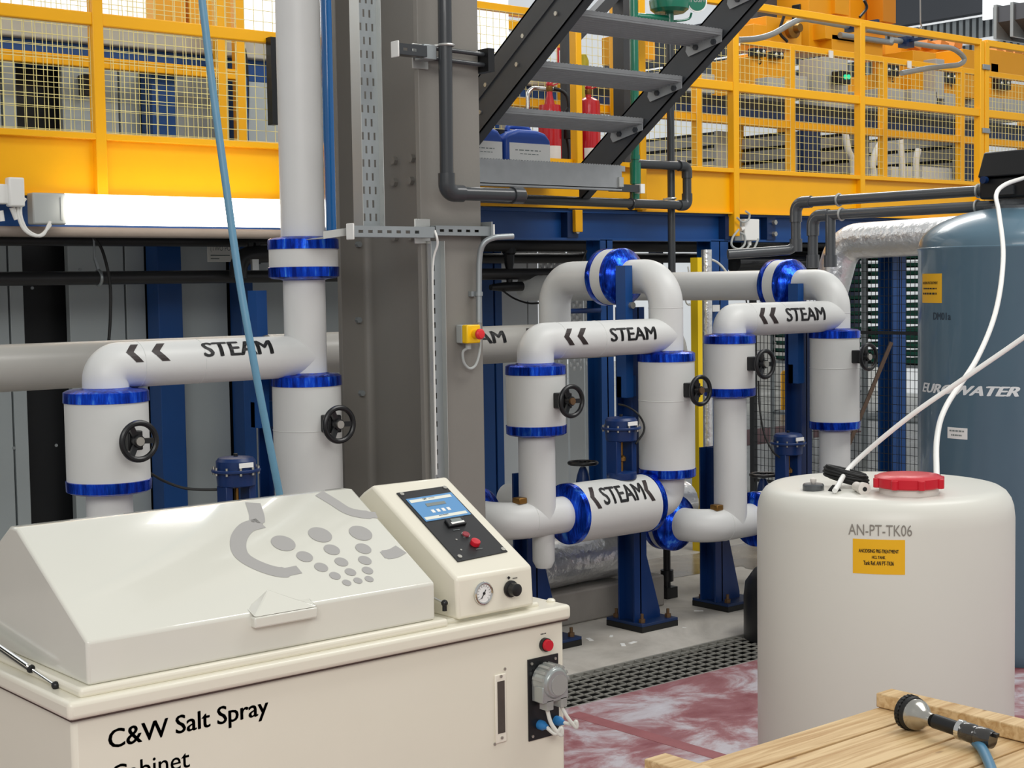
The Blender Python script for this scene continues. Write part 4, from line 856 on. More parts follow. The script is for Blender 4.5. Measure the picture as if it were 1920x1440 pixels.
ga = at(905, 1112, 'Y', FY); gg = MB().torus((ga.x, FY-.004, ga.z), (0, 1, 0), .0265, .004, 36, 8).cyl((ga.x, FY+.004, ga.z), (ga.x, FY-.004, ga.z), .0265, n=36).build('pressure_gauge', 'chrome', cbx)
MB().cyl((ga.x, FY-.004, ga.z), (ga.x, FY-.005, ga.z), .024, n=36).build('dial', 'paper', gg)
ti = MB()
for k in range(13):
    a = math.radians(-45+22.5*k); ti.bar((ga.x+.017*math.cos(a), FY-.0054, ga.z+.017*math.sin(a)), (ga.x+.0215*math.cos(a), FY-.0054, ga.z+.0215*math.sin(a)), .0009, .0006)
ti.build('dial_marks', 'ink', gg); MB().bar((ga.x+.006, FY-.0062, ga.z+.009), (ga.x-.009, FY-.0062, ga.z-.013), .0022, .001).cyl((ga.x, FY-.005, ga.z), (ga.x, FY-.0075, ga.z), .0035).build('needle', 'ink', gg)
ka = at(958, 1104, 'Y', FY-.003); MB().lathe((ka.x, FY, ka.z), (0, -1, 0), [(.022, 0), (.022, .006), (.0175, .008), (.0165, .028), (.013, .03), (.001, .03)], 28).build('regulator_knob', 'black', cbx)
text('knob_print', '~~~~~', at(961, 1086, 'Y', FY), (1, 0, 0), (0, 0, 1), .016, .004, 'ink', cbx, lift=.0006)
MB().prism([at(*p_, 'Y', FY-.0004) for p_ in ((951, 1083), (954, 1080), (957, 1083), (954, 1087))], (0, -.0003, 0)).build('diamond_mark', 'ink', cbx)
# front of the body
FB = CY0+.0185
r_ = at(1020, 1208, 'Y', FB); bt = MB().cyl((r_.x, FB, r_.z), (r_.x, FB-.012, r_.z), .018, n=24).build('button_bezel', 'black', body); MB().cyl((r_.x, FB-.012, r_.z), (r_.x, FB-.022, r_.z), .0155, .0145, n=24).build('button_lens', 'red', bt)
text('button_print', '~~', (r_.x-.012, FB, r_.z+.026), (1, 0, 0), (0, 0, 1), .02, .005, 'ink', body, lift=.0006)
p0 = at(988, 1237, 'Y', FB); p1 = at(1047, 1375, 'Y', FB); pl_ = MB().box(p0.x, p1.x, FB-.004, FB, p1.z, p0.z).build('pump_plate', 'black', body, bevel=.001)
for x in (p0.x+.012, p1.x-.012):
    for z in (p1.z+.012, p0.z-.012): MB().cyl((x, FB-.004, z), (x, FB-.007, z), .004, n=10).build('screw', 'bolt', pl_)
pcx, pcz = (p0.x+p1.x)/2+.002, p0.z-.062
pm = MB().lathe((pcx, FB-.004, pcz), (0, -1, 0), [(.046, 0), (.046, .012), (.043, .02), (.043, .045), (.036, .055), (.001, .055)], 28).box(pcx-.045, pcx+.045, FB-.05, FB-.004, pcz-.05, pcz-.005).build('dosing_pump', 'pump', pl_, bevel=.003)
MB().cyl((pcx+.005, FB-.055, pcz-.005), (pcx+.005, FB-.06, pcz-.005), .028, n=24).build('pump_cap', 'glassplastic', pm)
for k in range(8):
    a = k*math.pi/8+.1; MB().obox((pcx+.045*math.cos(a), FB-.03, pcz+.045*math.sin(a)), V((math.cos(a), 0, math.sin(a)))*.004, (0, .02, 0), V((-math.sin(a), 0, math.cos(a)))*.004).build('rib', 'glassplastic', pm)
for dx in (-.02, .028): MB().box(pcx+dx-.011, pcx+dx+.011, FB-.05, FB-.02, pcz-.07, pcz-.045).build('hose_port', 'glassplastic', pm)
f1 = at(1010, 1358, 'Y', FB); f2 = at(1041, 1350, 'Y', FB)
for f_ in (f1, f2): MB().lathe((f_.x, FB-.004, f_.z), (0, -1, 0), [(.013, 0), (.013, .014), (.009, .022), (.006, .03)], 16).build('hose_fitting', 'fitblue', pl_)
MB().tube(smoothpath([(pcx-.02, FB-.035, pcz-.065), (pcx-.012, FB-.045, pcz-.11), (pcx+.008, FB-.06, pcz-.14), (pcx+.008, FB-.06, f1.z-.002), (f1.x+.015, FB-.05, f1.z-.018), (f1.x, FB-.028, f1.z)]), .0055, 12).build('tubing', 'tubing', pl_)
MB().tube(smoothpath([(pcx+.028, FB-.035, pcz-.065), (pcx+.04, FB-.05, pcz-.1), (pcx+.062, FB-.06, pcz-.13), (pcx+.062, FB-.06, f2.z+.005), (f2.x+.015, FB-.05, f2.z-.004), (f2.x, FB-.028, f2.z)]), .005, 12).build('tubing', 'tubing', pl_)
s0_ = at(926, 1263, 'Y', FB); s1_ = at(949, 1392, 'Y', FB)
sg_ = MB().box(s0_.x, s1_.x, FB-.005, FB, s1_.z+.004, s0_.z-.004).build('sight_glass_frame', mat('clear_ivory', 'e6e0d0', .2, coat=.4), body, bevel=.006)
a = at(930, 1278, 'Y', FB); b_ = at(945, 1372, 'Y', FB); MB().box(a.x, b_.x, FB-.0058, FB-.004, b_.z, a.z).build('sight_glass', mat('sight_dark', '4a443e', .2, var=.2, vscale=60), sg_)
for z in (a.z+.013, b_.z-.012): MB().cyl(((a.x+b_.x)/2, FB-.005, z), ((a.x+b_.x)/2, FB-.008, z), .004, n=10).build('screw', 'bolt', sg_)
for px, py in ((946, 1254), (927, 1395)): c = at(px, py, 'Y', FB); MB().cyl((c.x, FB, c.z), (c.x, FB-.003, c.z), .004, n=10).build('screw', 'bolt', body)
w1 = at(203, 1407, 'Y', FB); w2 = at(503, 1325, 'Y', FB)
text('lettering', 'C&W Salt Spray', (w1.x, FB, w1.z-.0105), (1, 0, 0), (0, 0, 1), w2.x-w1.x, .0545, 'cabtext', body, bold=.02)
w3 = at(207, 1445, 'Y', FB); w4 = at(355, 1410, 'Y', FB)
text('lettering', 'Cabinet', (w3.x, FB, at(355, 1434, 'Y', FB).z-.005), (1, 0, 0), (0, 0, 1), w4.x-w3.x, .043, 'cabtext', body, bold=.006)

# ================================================================ WHITE DOSING TANK
TD = 4.6
tc_ = CAM + (_r*((1657-960)/FPX)+_d*((1000-720)/FPX)+_f)*TD; TCX, TCY = tc_.x, tc_.y; TR = 473*TD/FPX/2*.995
ztop = (CAM + (_r*((1657-960)/FPX)+_d*((907-720)/FPX)+_f)*TD).z
dt = thing('dosing_tank', (TCX, TCY, 0), 'translucent white plastic dosing tank with red screw lid', 'tank')
tb_ = MB().lathe((TCX, TCY, 0), (0, 0, 1), [(TR*.96, 0), (TR, .03), (TR*.997, ztop-.085), (TR*.988, ztop-.055), (TR*.968, ztop-.032), (TR*.935, ztop-.014), (TR*.89, ztop-.003), (TR*.82, ztop), (TR*.4, ztop+.003), (.001, ztop+.004)], 72).build('tank_body', 'tank', dt)
def onz(px, py, z): return at(px, py, 'Z', z)
lc_ = onz(1704, 925, ztop)
nk = MB().lathe((lc_.x, lc_.y, ztop-.003), (0, 0, 1), [(.083, 0), (.083, .028)], 40).build('lid_neck', 'tanklip', dt)
rl_ = MB().lathe((lc_.x, lc_.y, ztop+.02), (0, 0, 1), [(.092, 0), (.095, .004), (.095, .028), (.085, .034), (.05, .037), (.001, .037)], 48).build('screw_lid', 'red', dt)
for k in range(8):
    a = k*math.pi/4+.2; MB().cyl((lc_.x+.094*math.cos(a), lc_.y+.094*math.sin(a), ztop+.02), (lc_.x+.094*math.cos(a), lc_.y+.094*math.sin(a), ztop+.047), .011, n=14).build('grip_lug', 'red', rl_, bevel=.002)
q = onz(1525, 913, ztop+.01); gc = MB().lathe((q.x, q.y, ztop-.004), (0, 0, 1), [(.029, 0), (.031, .003), (.031, .02), (.028, .024), (.001, .024)], 28).build('grey_plug', 'pvc', dt); MB().lathe((q.x, q.y, ztop+.02), (0, 0, 1), [(.005, 0), (.009, .006), (.009, .014), (.001, .018)], 16).build('plug_knob', 'tanklip', gc)
for px, py in ((1565, 921), (1756, 897)):
    q = onz(px, py, ztop); MB().lathe((q.x, q.y, ztop-.004), (0, 0, 1), [(.021, 0), (.02, .005), (.012, .016), (.007, .022)], 20).build('rubber_grommet', 'rubber', dt)
q = onz(1621, 921, ztop+.01); ax_ = V((-.5, -.85, 0)).normalized()
vb = MB().lathe((q.x, q.y, ztop+.016), ax_, [(.014, -.06), (.014, -.02), (.018, -.018), (.0185, .0), (.012, .002)], 20).build('foot_valve', 'tanklip', dt); MB().cyl(V((q.x, q.y, ztop+.016))+ax_*.001, V((q.x, q.y, ztop+.016))+ax_*.0035, .0065, n=14).build('bore', 'black', vb)
q = onz(1784, 909, ztop); MB().box(q.x-.03, q.x+.03, q.y-.012, q.y+.012, ztop-.006, ztop-.0005).build('yellow_tag', mat('faded_yellow', 'd8cc52', .6), dt)
# writing on the tank
def tank_th(px, py):        # angle on the tank wall seen at this photo position
    d = _r*((px-960)/FPX)+_d*((py-720)/FPX)+_f; ox, oy = -TCX, -TCY; A_ = d.x**2+d.y**2; B_ = 2*(ox*d.x+oy*d.y); C_ = ox*ox+oy*oy-TR*TR
    s = (-B_-math.sqrt(max(0, B_*B_-4*A_*C_)))/(2*A_); pt = CAM+d*s; th = math.atan2(pt.y-TCY, pt.x-TCX); return (th-2*math.pi if th > 0 else th), pt.z
t0, za = tank_th(1591, 1000); t1, zb_ = tank_th(1710, 1003); zt_ = tank_th(1650, 984)[1]; zl_ = tank_th(1650, 1005)[1]
vwraptext('handwriting', 'AN-PT-TK06', (TCX, TCY), TR+.0012, t0, t1, zl_, zt_-zl_, mat('pencil', '86827a', .7), dt, bold=-.012)
t0, _ = tank_th(1599, 1045); t1, _ = tank_th(1697, 1045); za = tank_th(1650, 1012)[1]; zb_ = tank_th(1650, 1077)[1]
mb = MB(); plate_on_cyl(mb, (TCX, TCY), TR*.9955, t0, t1, zb_, za, 12, .0015); sp = mb.build('label_plate', 'signyel', dt)
def lines(parent, R, rows, m='ink', c=(TCX, TCY), fn=tank_th):
    for s, xa_, xb_, yt, yb_ in rows:
        a0, _ = fn(xa_, (yt+yb_)/2); a1, _ = fn(xb_, (yt+yb_)/2); z0 = fn((xa_+xb_)/2, yb_)[1]; z1 = fn((xa_+xb_)/2, yt)[1]
        vwraptext('label_print', s, c, R, a0, a1, z0, z1-z0, m, parent, bold=.03)
lines(sp, TR*.9955+.003, [('ANODISING PRE-TREATMENT', 1610, 1685, 1030, 1037), ('HCL TANK', 1635, 1660, 1042, 1048), ('Tank Ref. AN PT-TK06', 1619, 1676, 1052, 1060)])
# tubes and coil on top
cc = onz(1586, 902, ztop+.02); coil = MB()
pts = []; e1 = V((-.35, .94, 0)); e2 = V((.94, .35, 0)); rnd = random.Random(4)
for k in range(11):
    A_ = .056+rnd.uniform(-.008, .01); B_ = .02+rnd.uniform(-.004, .008); oz = ztop+.008+k*.0032; ph = rnd.uniform(-.25, .25)
    for i in range(20):
        a = 2*math.pi*i/20; pts.append(V((cc.x, cc.y, 0))+e1*(A_*math.cos(a+ph))+e2*(B_*math.sin(a))+V((0, 0, oz+.012+.012*math.cos(a+ph))))
coil.tube(pts, .0045, 8); tag(coil.build('coiled_cable', 'rubber'), 'loose coil of thin black cable on the white tank top', 'cable')
g1 = onz(1565, 917, ztop+.015); g2 = onz(1756, 893, ztop+.015)
def depth_pt(px, py, z): return CAM + (_r*((px-960)/FPX)+_d*((py-720)/FPX)+_f)*z
tag(MB().tube(smoothpath([V((g1.x, g1.y, ztop+.01)), depth_pt(1600, 870, 4.55), depth_pt(1700, 785, 4.5), depth_pt(1810, 708, 4.45), depth_pt(1930, 625, 4.4), depth_pt(2100, 500, 4.3), depth_pt(2400, 150, 4.2), depth_pt(2480, -300, 4.2)]), .0075, 12).build('dosing_tube', 'white'), 'white dosing tube slanting up from the tank coil across the vessel', 'tube')
tag(MB().tube(smoothpath([V((g2.x, g2.y, ztop+.012)), depth_pt(1757, 820, 4.8), depth_pt(1775, 760, 4.9), depth_pt(1832, 672, 5.15), depth_pt(1868, 580, 5.4), depth_pt(1881, 480, 5.7), depth_pt(1873, 400, 6.0), depth_pt(1868, 365, 6.15), depth_pt(1885, 346, 6.35), depth_pt(1925, 332, 6.8)]), .009, 12).build('dosing_tube', 'white'), 'white dosing tube bowing up from the red lid to the black control head', 'tube')

# ================================================================ BLUE-GREY VESSEL
VD = 7.0; vc = depth_pt(1907, 700, VD); VX, VY = vc.x, vc.y; VR = 180*VD/FPX
zs = depth_pt(1907, 462, VD).z; zt2 = depth_pt(1907, 388, VD).z
vs_ = thing('pressure_vessel', (VX, VY, 0), 'tall blue-grey water treatment vessel lettered EUROWATER', 'vessel')
dome = [(VR*math.cos(math.pi/2*k/12), zs+(zt2-zs)*math.sin(math.pi/2*k/12)) for k in range(12)]
MB().lathe((VX, VY, 0), (0, 0, 1), [(VR*.95, .0), (VR, .05), (VR, zs-.02), (VR+.004, zs-.012), (VR+.004, zs-.004), (VR, zs)]+dome[1:]+[(.02, zt2+.001)], 72).build('shell', 'vessel', vs_)
hd = MB().box(VX-.11, VX+.13, VY-.12, VY+.13, zt2+.035, zt2+.13).build('control_head', 'black', vs_, bevel=.01)
MB().prism([(VX-.12, VY-.125, zt2+.13), (VX+.14, VY-.125, zt2+.13), (VX+.14, VY+.135, zt2+.13), (VX-.12, VY+.135, zt2+.13)], (0, 0, .0)).build('head_joint', 'black', hd)
mb = MB(); a, b_, c, e = (VX-.12, VY-.125), (VX+.14, VY-.125), (VX+.14, VY+.135), (VX-.12, VY+.135); zz = zt2+.132
mb.add([(*a, zz), (*b_, zz), (*c, zz), (*e, zz), (VX-.1, VY-.105, zz+.115), (VX+.12, VY-.105, zz+.115), (VX+.12, VY+.115, zz+.115), (VX-.1, VY+.115, zz+.115)], [(3, 2, 1, 0), (4, 5, 6, 7), (0, 1, 5, 4), (1, 2, 6, 5), (2, 3, 7, 6), (3, 0, 4, 7)])
mb.build('head_cover', 'black', hd, bevel=.008)
MB().box(VX-.122, VX-.11, VY-.05, VY+.02, zt2+.05, zt2+.09).build('connector', 'pvcdk', hd); MB().cyl((VX-.12, VY+.09, zt2+.12), (VX-.145, VY+.09, zt2+.12), .016).build('blue_plug', 'bluedk', hd)
MB().lathe((VX, VY, zt2-.012), (0, 0, 1), [(.15, 0), (.15, .012), (.11, .02), (.1, .04)], 32).build('neck', 'pvc', vs_)
def ves_th(px, py):
    d = _r*((px-960)/FPX)+_d*((py-720)/FPX)+_f; ox, oy = -VX, -VY; A_ = d.x**2+d.y**2; B_ = 2*(ox*d.x+oy*d.y); C_ = ox*ox+oy*oy-VR*VR
    s = (-B_-math.sqrt(max(0, B_*B_-4*A_*C_)))/(2*A_); pt = CAM+d*s; th = math.atan2(pt.y-VY, pt.x-VX); return (th-2*math.pi if th > 0 else th), pt.z
t0, za = ves_th(1729, 730); t1, zb_ = ves_th(1913, 735); z0 = ves_th(1850, 743)[1]; z1 = ves_th(1850, 724)[1]
vwraptext('lettering', 'EUROWATER', (VX, VY), VR+.0015, t0+.02, t1, z0, z1-z0, mat('vessel_lettering', 'dfe3e4', .5), vs_, bold=.05, shear=.35)
t0, _ = ves_th(1730, 540); t1, _ = ves_th(1766, 540); mb = MB(); plate_on_cyl(mb, (VX, VY), VR, t0, t1, ves_th(1750, 568)[1], ves_th(1750, 513)[1], 10, .0015); vl = mb.build('label_plate', 'signyel', vs_)
lines(vl, VR+.003, [('ANODISING PRE-TREATMENT', 1731.5, 1759, 528, 533), ('~~~', 1733, 1757, 539, 543), ('~~~', 1732, 1757, 548, 553)], c=(VX, VY), fn=ves_th)
t0, _ = ves_th(1777, 812); t1, _ = ves_th(1814, 812); mb = MB(); plate_on_cyl(mb, (VX, VY), VR, t0, t1, ves_th(1795, 823)[1], ves_th(1795, 802)[1], 8, .0015); v2 = mb.build('rating_plate', 'paper', vs_)
lines(v2, VR+.003, [('~~~~~', 1781, 1808, 806, 810), ('~', 1784, 1804, 814, 818)], 'lcd', (VX, VY), ves_th)
lines(vs_, VR+.0012, [('DM01a', 1750, 1783, 586, 600)], mat('pen_mark', '2b3a48', .6), (VX, VY), ves_th)
# plastic pipes from the vessel head going back, then down
pv = thing('vessel_pipes', (VX, VY+1, 1.9), 'pair of grey plastic pipes running back from the vessel head', 'pipe')
for (pe, pyz, dn) in (((1492, 372), 357, 468), ((1524, 402), 388, 498)):
    z = depth_pt(1850, 355, VD).z if pyz == 357 else depth_pt(1850, 386, VD).z; xx = VX+.02 if pyz == 357 else VX-.03; rr = .0255
    pb = at(pe[0], pe[1], 'X', xx); zd = at(pe[0], dn, 'X', xx).z
    path = [(xx, VY, z), (xx, pb.y, z), (xx, pb.y, zd)]
    if pyz == 357: path.append((xx-.3, pb.y+.2, zd-.02))
    MB().tube(fillet(path, .05, 8), rr, 22).build('pipe_run', 'pvc', pv)
    MB().tube(fillet([(xx, pb.y-.1, z), (xx, pb.y, z), (xx, pb.y, z-.1)], .06, 10), rr*1.22, 22).build('elbow', 'pvc', pv)
    MB().cyl((xx, pb.y, zd+.055), (xx, pb.y, zd-.01), rr*1.28, n=22).build('socket', 'pvc', pv)
    if pyz == 388:
        y3 = at(1557, 402, 'X', xx).y; MB().cyl((xx, y3, z), (xx, y3, zd), rr, n=22).cyl((xx, y3, zd+.05), (xx, y3, zd-.01), rr*1.28, n=22).build('branch', 'pvc', pv)
    for pxc in ((1573, 1835) if pyz == 357 else (1578, 1833)):
        y = at(pxc, 370, 'X', xx).y; MB().torus((xx, y, z), (0, 1, 0), rr+.003, .006, 24, 8).build('pipe_clip', 'zinc', pv)
# ================================================================ WOODEN CRATE TOP with spray gun
PZ = .66
pa = at(1645, 1327, 'Z', PZ)            # far left corner of the boards
PX1, PY1 = pa.x, pa.y; PX0 = at(1243, 1434, 'Z', PZ+.034).x; PY0 = PY1-.95
cr = thing('wooden_crate', ((PX0+PX1)/2, (PY0+PY1)/2, 0), 'pale wooden crate with slatted top in front of the white tank', 'crate')
q = at(1683, 1356, 'Z', PZ); bw = PY1-q.y; k = 0; y = PY1
while y > PY0+.02:
    w = bw*(1 if k == 0 else (1.36, 1.4, 1.33)[k % 3])
    MB().box(PX0, PX1+.06, y-w+.008, y, PZ-.022, PZ+random.uniform(-.001, .001)).build('board', 'wood', cr, bevel=.002)
    for xx in (PX1+.03, PX0+.06):
        MB().cyl((xx, y-w/2, PZ), (xx, y-w/2, PZ+.002), .0035, n=8).build('nail', 'rustbolt', cr)
    y -= w; k += 1
MB().box(PX1-.0, PX1+.062, PY0, PY1+.004, PZ+.0012, PZ+.036).build('batten', 'wood', cr, bevel=.003)
bl = at(1240, 1432, 'Z', PZ+.03); MB().box(PX0-.0, PX0+.065, PY0, PY1+.025, PZ+.0012, PZ+.034).build('batten', 'wood', cr, bevel=.003)
for x in (PX0+.04, PX1-.02):
    for yy in (PY0+.05, PY1-.06): MB().box(x-.035, x+.035, yy-.035, yy+.035, 0, PZ-.022).build('leg', 'wood', cr)
for z in (.15, .35, .55):
    MB().box(PX0, PX1+.05, PY1-.03, PY1-.01, z-.04, z+.04).build('side_slat', 'wood', cr); MB().box(PX0, PX1+.05, PY0+.0, PY0+.02, z-.04, z+.04).build('side_slat', 'wood', cr)
# spray gun lying on the boards
sn = thing('hose_spray_gun', at(1740, 1370, 'Z', PZ), 'chrome and black hose spray gun lying on the crate', 'spray gun')
zz = PZ+.04; g0 = at(1702, 1334, 'Z', zz); g1 = at(1752, 1352, 'Z', zz); g2 = at(1800, 1368, 'Z', zz-.006); g3 = at(1862, 1388, 'Z', zz-.012)
ax = (g1-g0).normalized(); 
MB().lathe(g0-ax*.004, ax, [(.037, 0), (.0395, .003), (.0395, .012), (.0375, .014), (.0375, .017), (.0395, .019), (.038, .028), (.033, .03)], 36).build('rose_head', 'rubber', sn)
hdm = MB()
for k in range(24): a = k*math.pi/12; e = ax.cross(V((0, 0, 1))).normalized(); f_ = ax.cross(e); c = g0+ax*.006+(e*math.cos(a)+f_*math.sin(a))*.0395; hdm.obox(c, ax*.006, (e*math.cos(a)+f_*math.sin(a))*.0012, (e*-math.sin(a)+f_*math.cos(a))*.0022)
hdm.build('grip_ribs', 'rubber', sn)
MB().lathe(g0+ax*.024, ax, [(.036, 0), (.0355, .01), (.03, .022), (.0185, .036), (.0155, .05), (.015, .06)], 32).build('bell', mat('worn_chrome', 'b9b6ae', .22, .95, var=.1, vscale=40), sn)
MB().cyl(g1, g2, .0165, n=20).build('neck', 'black', sn)
b2 = (g3-g2).normalized(); MB().lathe(g2-b2*.006, b2, [(.018, 0), (.0225, .003), (.0225, .014), (.018, .016)], 24).build('ring', 'chrome', sn)
MB().lathe(g2+b2*.008, b2, [(.019, 0), (.0215, .008), (.0215, .03), (.019, .034), (.0215, .038), (.022, .065), (.019, .075)], 24).build('coupling', mat('clear_grip', '2c2a28', .15, coat=.8), sn)
MB().bar(g2+b2*.02+V((0, 0, .012)), g3+b2*.022+V((.0, .01, .014)), .012, .008).build('trigger', 'black', sn)
hz_ = [g3, at(1830, 1405, 'Z', PZ+.02)]
h0 = at(1818, 1385, 'Z', PZ+.02)
tag(MB().tube(smoothpath([g2+b2*.055, at(1826, 1386, 'Z', PZ+.016), at(1840, 1402, 'Z', PZ+.014), at(1852, 1425, 'Z', PZ+.013), at(1862, 1452, 'Z', PZ+.013), at(1872, 1490, 'Z', PZ+.013)]), .0115, 16).build('garden_hose', 'hoseblue'), 'blue garden hose fitted to the spray gun on the crate', 'hose')
# ================================================================ HANGING HOSE, LAMP, LEFT BACKGROUND
tag(MB().tube(smoothpath([depth_pt(350, -420, 4.55), depth_pt(374, -60, 4.55), depth_pt(386, 60, 4.55), depth_pt(402, 190, 4.55), depth_pt(424, 350, 4.55), depth_pt(448, 520, 4.55), depth_pt(478, 690, 4.55), depth_pt(505, 830, 4.6), depth_pt(530, 960, 4.66), depth_pt(548, 1080, 4.7), depth_pt(566, 1300, 4.75), depth_pt(590, 1560, 4.75)]), .0115, 16).build('hanging_hose', 'hose'), 'pale blue hose hanging diagonally in front of the tube lamp', 'hose')
YL = 6.9
l0 = at(57, 395, 'Y', YL); l1 = at(560, 400, 'Y', YL); lz0 = at(300, 424, 'Y', YL).z; lz1 = at(300, 368, 'Y', YL).z; lx = at(120, 395, 'Y', YL).x
tl = thing('tube_lamp', ((l0.x+l1.x)/2, YL, lz0), 'lit white tube lamp below the yellow kick plate', 'lamp')
MB().box(l0.x, lx, YL-.03, YL+.04, lz0, lz1).build('end_housing', 'greyplastic', tl, bevel=.008); MB().box(lx-.01, l1.x, YL+.02, YL+.05, lz0+.005, lz1-.005).build('back_housing', 'greyplastic', tl)
MB().box(lx-.03, lx-.02, YL-.034, YL-.03, lz0+.02, lz1-.02).build('end_clip', 'greyplastic', tl)
MB().tube([(lx, YL-.01, (lz0+lz1)/2), (l1.x, YL-.01, (lz0+lz1)/2)], (lz1-lz0)/2, 20).build('diffuser', 'lamp', tl)
for px in (150, 505):
    x = at(px, 360, 'Y', YL).x; MB().box(x-.03, x+.03, YL-.005, YL+.05, lz1-.005, 2.155).build('hanger', 'greyplastic', tl)
jb = thing('socket_box', at(15, 375, 'Y', 6.85), 'white plug and socket with looped cable beside the tube lamp', 'socket')
def P6(px, py, y=6.85): return at(px, py, 'Y', y)
a = P6(10, 388); b_ = P6(38, 334); MB().box(a.x, b_.x, 6.80, 6.85, a.z, b_.z).build('plug', 'white', jb, bevel=.008)
a = P6(-30, 382); b_ = P6(12, 346); MB().box(a.x, b_.x, 6.82, 6.88, a.z, b_.z).build('socket', 'white', jb, bevel=.006)
a = P6(23, 389); b_ = P6(30, 412); MB().cyl(a, b_, .014, .009).cyl(P6(0, 395), P6(3, 415), .015).build('cable_gland', 'white', jb)
for d_ in (0, 5): MB().tube(smoothpath([P6(33+d_, 386), P6(35+d_, 408), P6(45+d_, 430), P6(62+d_, 441), P6(78+d_*.6, 440), P6(92, 425-d_), P6(94, 420-d_)]), .0075, 10).build('cable', 'white', jb)
MB().tube(smoothpath([P6(48, 372), P6(40, 384), P6(38, 400)]), .007, 10).build('cable', 'white', jb)
# dark pipes under the walkway
def xpipe(name, py_l, px_l, y, r, x0, x1, m, label, clips=()):
    c = at(px_l, py_l, 'Y', y); t = thing(name, (x0, y, c.z), label, 'pipe'); MB().cyl((x0, y, c.z), (x1, y, c.z), r, n=20).build('pipe_run', m, t)
    for px in clips:
        x = at(px, py_l, 'Y', y).x; MB().torus((x, y, c.z), (1, 0, 0), r+.003, .009, 20, 8).bar((x, y, c.z+r), (x-.02, y, c.z+r+.07), .012).cyl((x-.02, y, c.z+r+.06), (x-.02, y, c.z+r+.34), .006).build('pipe_hanger', 'galv', t)
    return c
xpipe('black_pipe', 521, 200, 7.6, .036, 0, 7.05, 'blackpipe', 'black horizontal pipe on rod hangers along the cladding', (185,))
xpipe('conduit_pipe', 437, 300, 6.995, .025, 0, 5.0, mat('lamplit_pipe', '8a8078', .5, var=.1), 'dull pipe running just below the tube lamp')  # brown-grey colour includes the lamp's light on a dark pipe
xpipe('conduit_pipe', 452, 300, 7.7, .03, 0, 7.0, 'blackpipe', 'dark pipe in the shadow under the walkway deck')
tag(MB().tube(smoothpath([at(172, 440, 'Y', 7.4), at(192, 470, 'Y', 7.4), at(206, 530, 'Y', 7.4), at(207, 590, 'Y', 7.4), at(204, 640, 'Y', 7.4)]), .008, 10).build('cable', 'rubber'), 'black cable dangling from the lamp pipe to the steam header', 'cable')
q = at(391, 445, 'Y', 7.85); q2 = at(432, 491, 'Y', 7.85); sgn = thing('notice_sheet', (q.x, 7.85, q2.z), 'white notice lettered HOT and TWO POS hanging on the cladding', 'notice')
MB().box(q.x-.01, q2.x+.06, 7.85, 7.853, q2.z, q.z+.03).build('sheet', 'paper', sgn)
w_ = q2.x-q.x
text('notice_print', 'HOT S', (q.x+.02, 7.85, at(400, 461, 'Y', 7.85).z), (1, 0, 0), (0, 0, 1), w_*.8, .05, 'lcd', sgn); text('notice_print', '(TWO POS', (q.x+.01, 7.85, at(400, 473, 'Y', 7.85).z), (1, 0, 0), (0, 0, 1), w_*1.05, .036, 'lcd', sgn)
for zz, f_ in ((480, .9), (486, .4)): MB().box(q.x+.01, q.x+.01+w_*f_, 7.8485, 7.85, at(400, zz, 'Y', 7.85).z, at(400, zz, 'Y', 7.85).z+.006).build('notice_rule', 'lcd', sgn)
# valve hardware right of the notice
vh = thing('black_valve', at(470, 480, 'Y', 7.5), 'black valve body and fittings behind the riser collar', 'valve')
a = at(425, 505, 'Y', 7.5); b_ = at(520, 470, 'Y', 7.5); MB().tube(smoothpath([at(446, 520, 'Y', 7.5), at(450, 492, 'Y', 7.5), at(470, 478, 'Y', 7.5), at(540, 474, 'Y', 7.5)]), .05, 16).build('body', 'blackpipe', vh)
for px in (470, 482): c = at(px, 455, 'Y', 7.5); MB().cyl((c.x, 7.5, c.z-.12), (c.x, 7.5, c.z), .018).build('stem', 'black', vh)
c = at(476, 500, 'Y', 7.42); MB().box(c.x-.02, c.x+.02, 7.40, 7.42, c.z-.02, c.z+.04).build('lug', 'zinc', vh)
# black hose from the left actuator
tag(MB().tube(smoothpath([at(283, 888, 'Y', 5.3), at(310, 903, 'Y', 5.25), at(350, 916, 'Y', 5.2), at(405, 918, 'Y', 5.15), at(425, 914, 'Y', 5.1)]), .0055, 8).build('air_hose', 'rubber'), 'black air hose curving to the actuator above the cabinet', 'hose')
tag(MB().tube(smoothpath([at(1160, 758, 'Y', 5.2), at(1175, 762, 'Y', 5.15), at(1195, 775, 'Y', 5.1), at(1207, 795, 'Y', 5.08), at(1206, 812, 'Y', 5.06), at(1192, 832, 'Y', 5.05)]), .005, 8).build('air_hose', 'rubber'), 'black air hose looping over the actuator on the STEAM valve', 'hose')
tag(MB().tube(smoothpath([at(1422, 715, 'Y', 5.3), at(1424, 760, 'Y', 5.2), at(1432, 810, 'Y', 5.15), at(1448, 845, 'Y', 5.1), at(1462, 858, 'Y', 5.08)]), .005, 8).build('air_hose', 'rubber'), 'black air hose dropping to the actuator behind the dosing tank', 'hose')
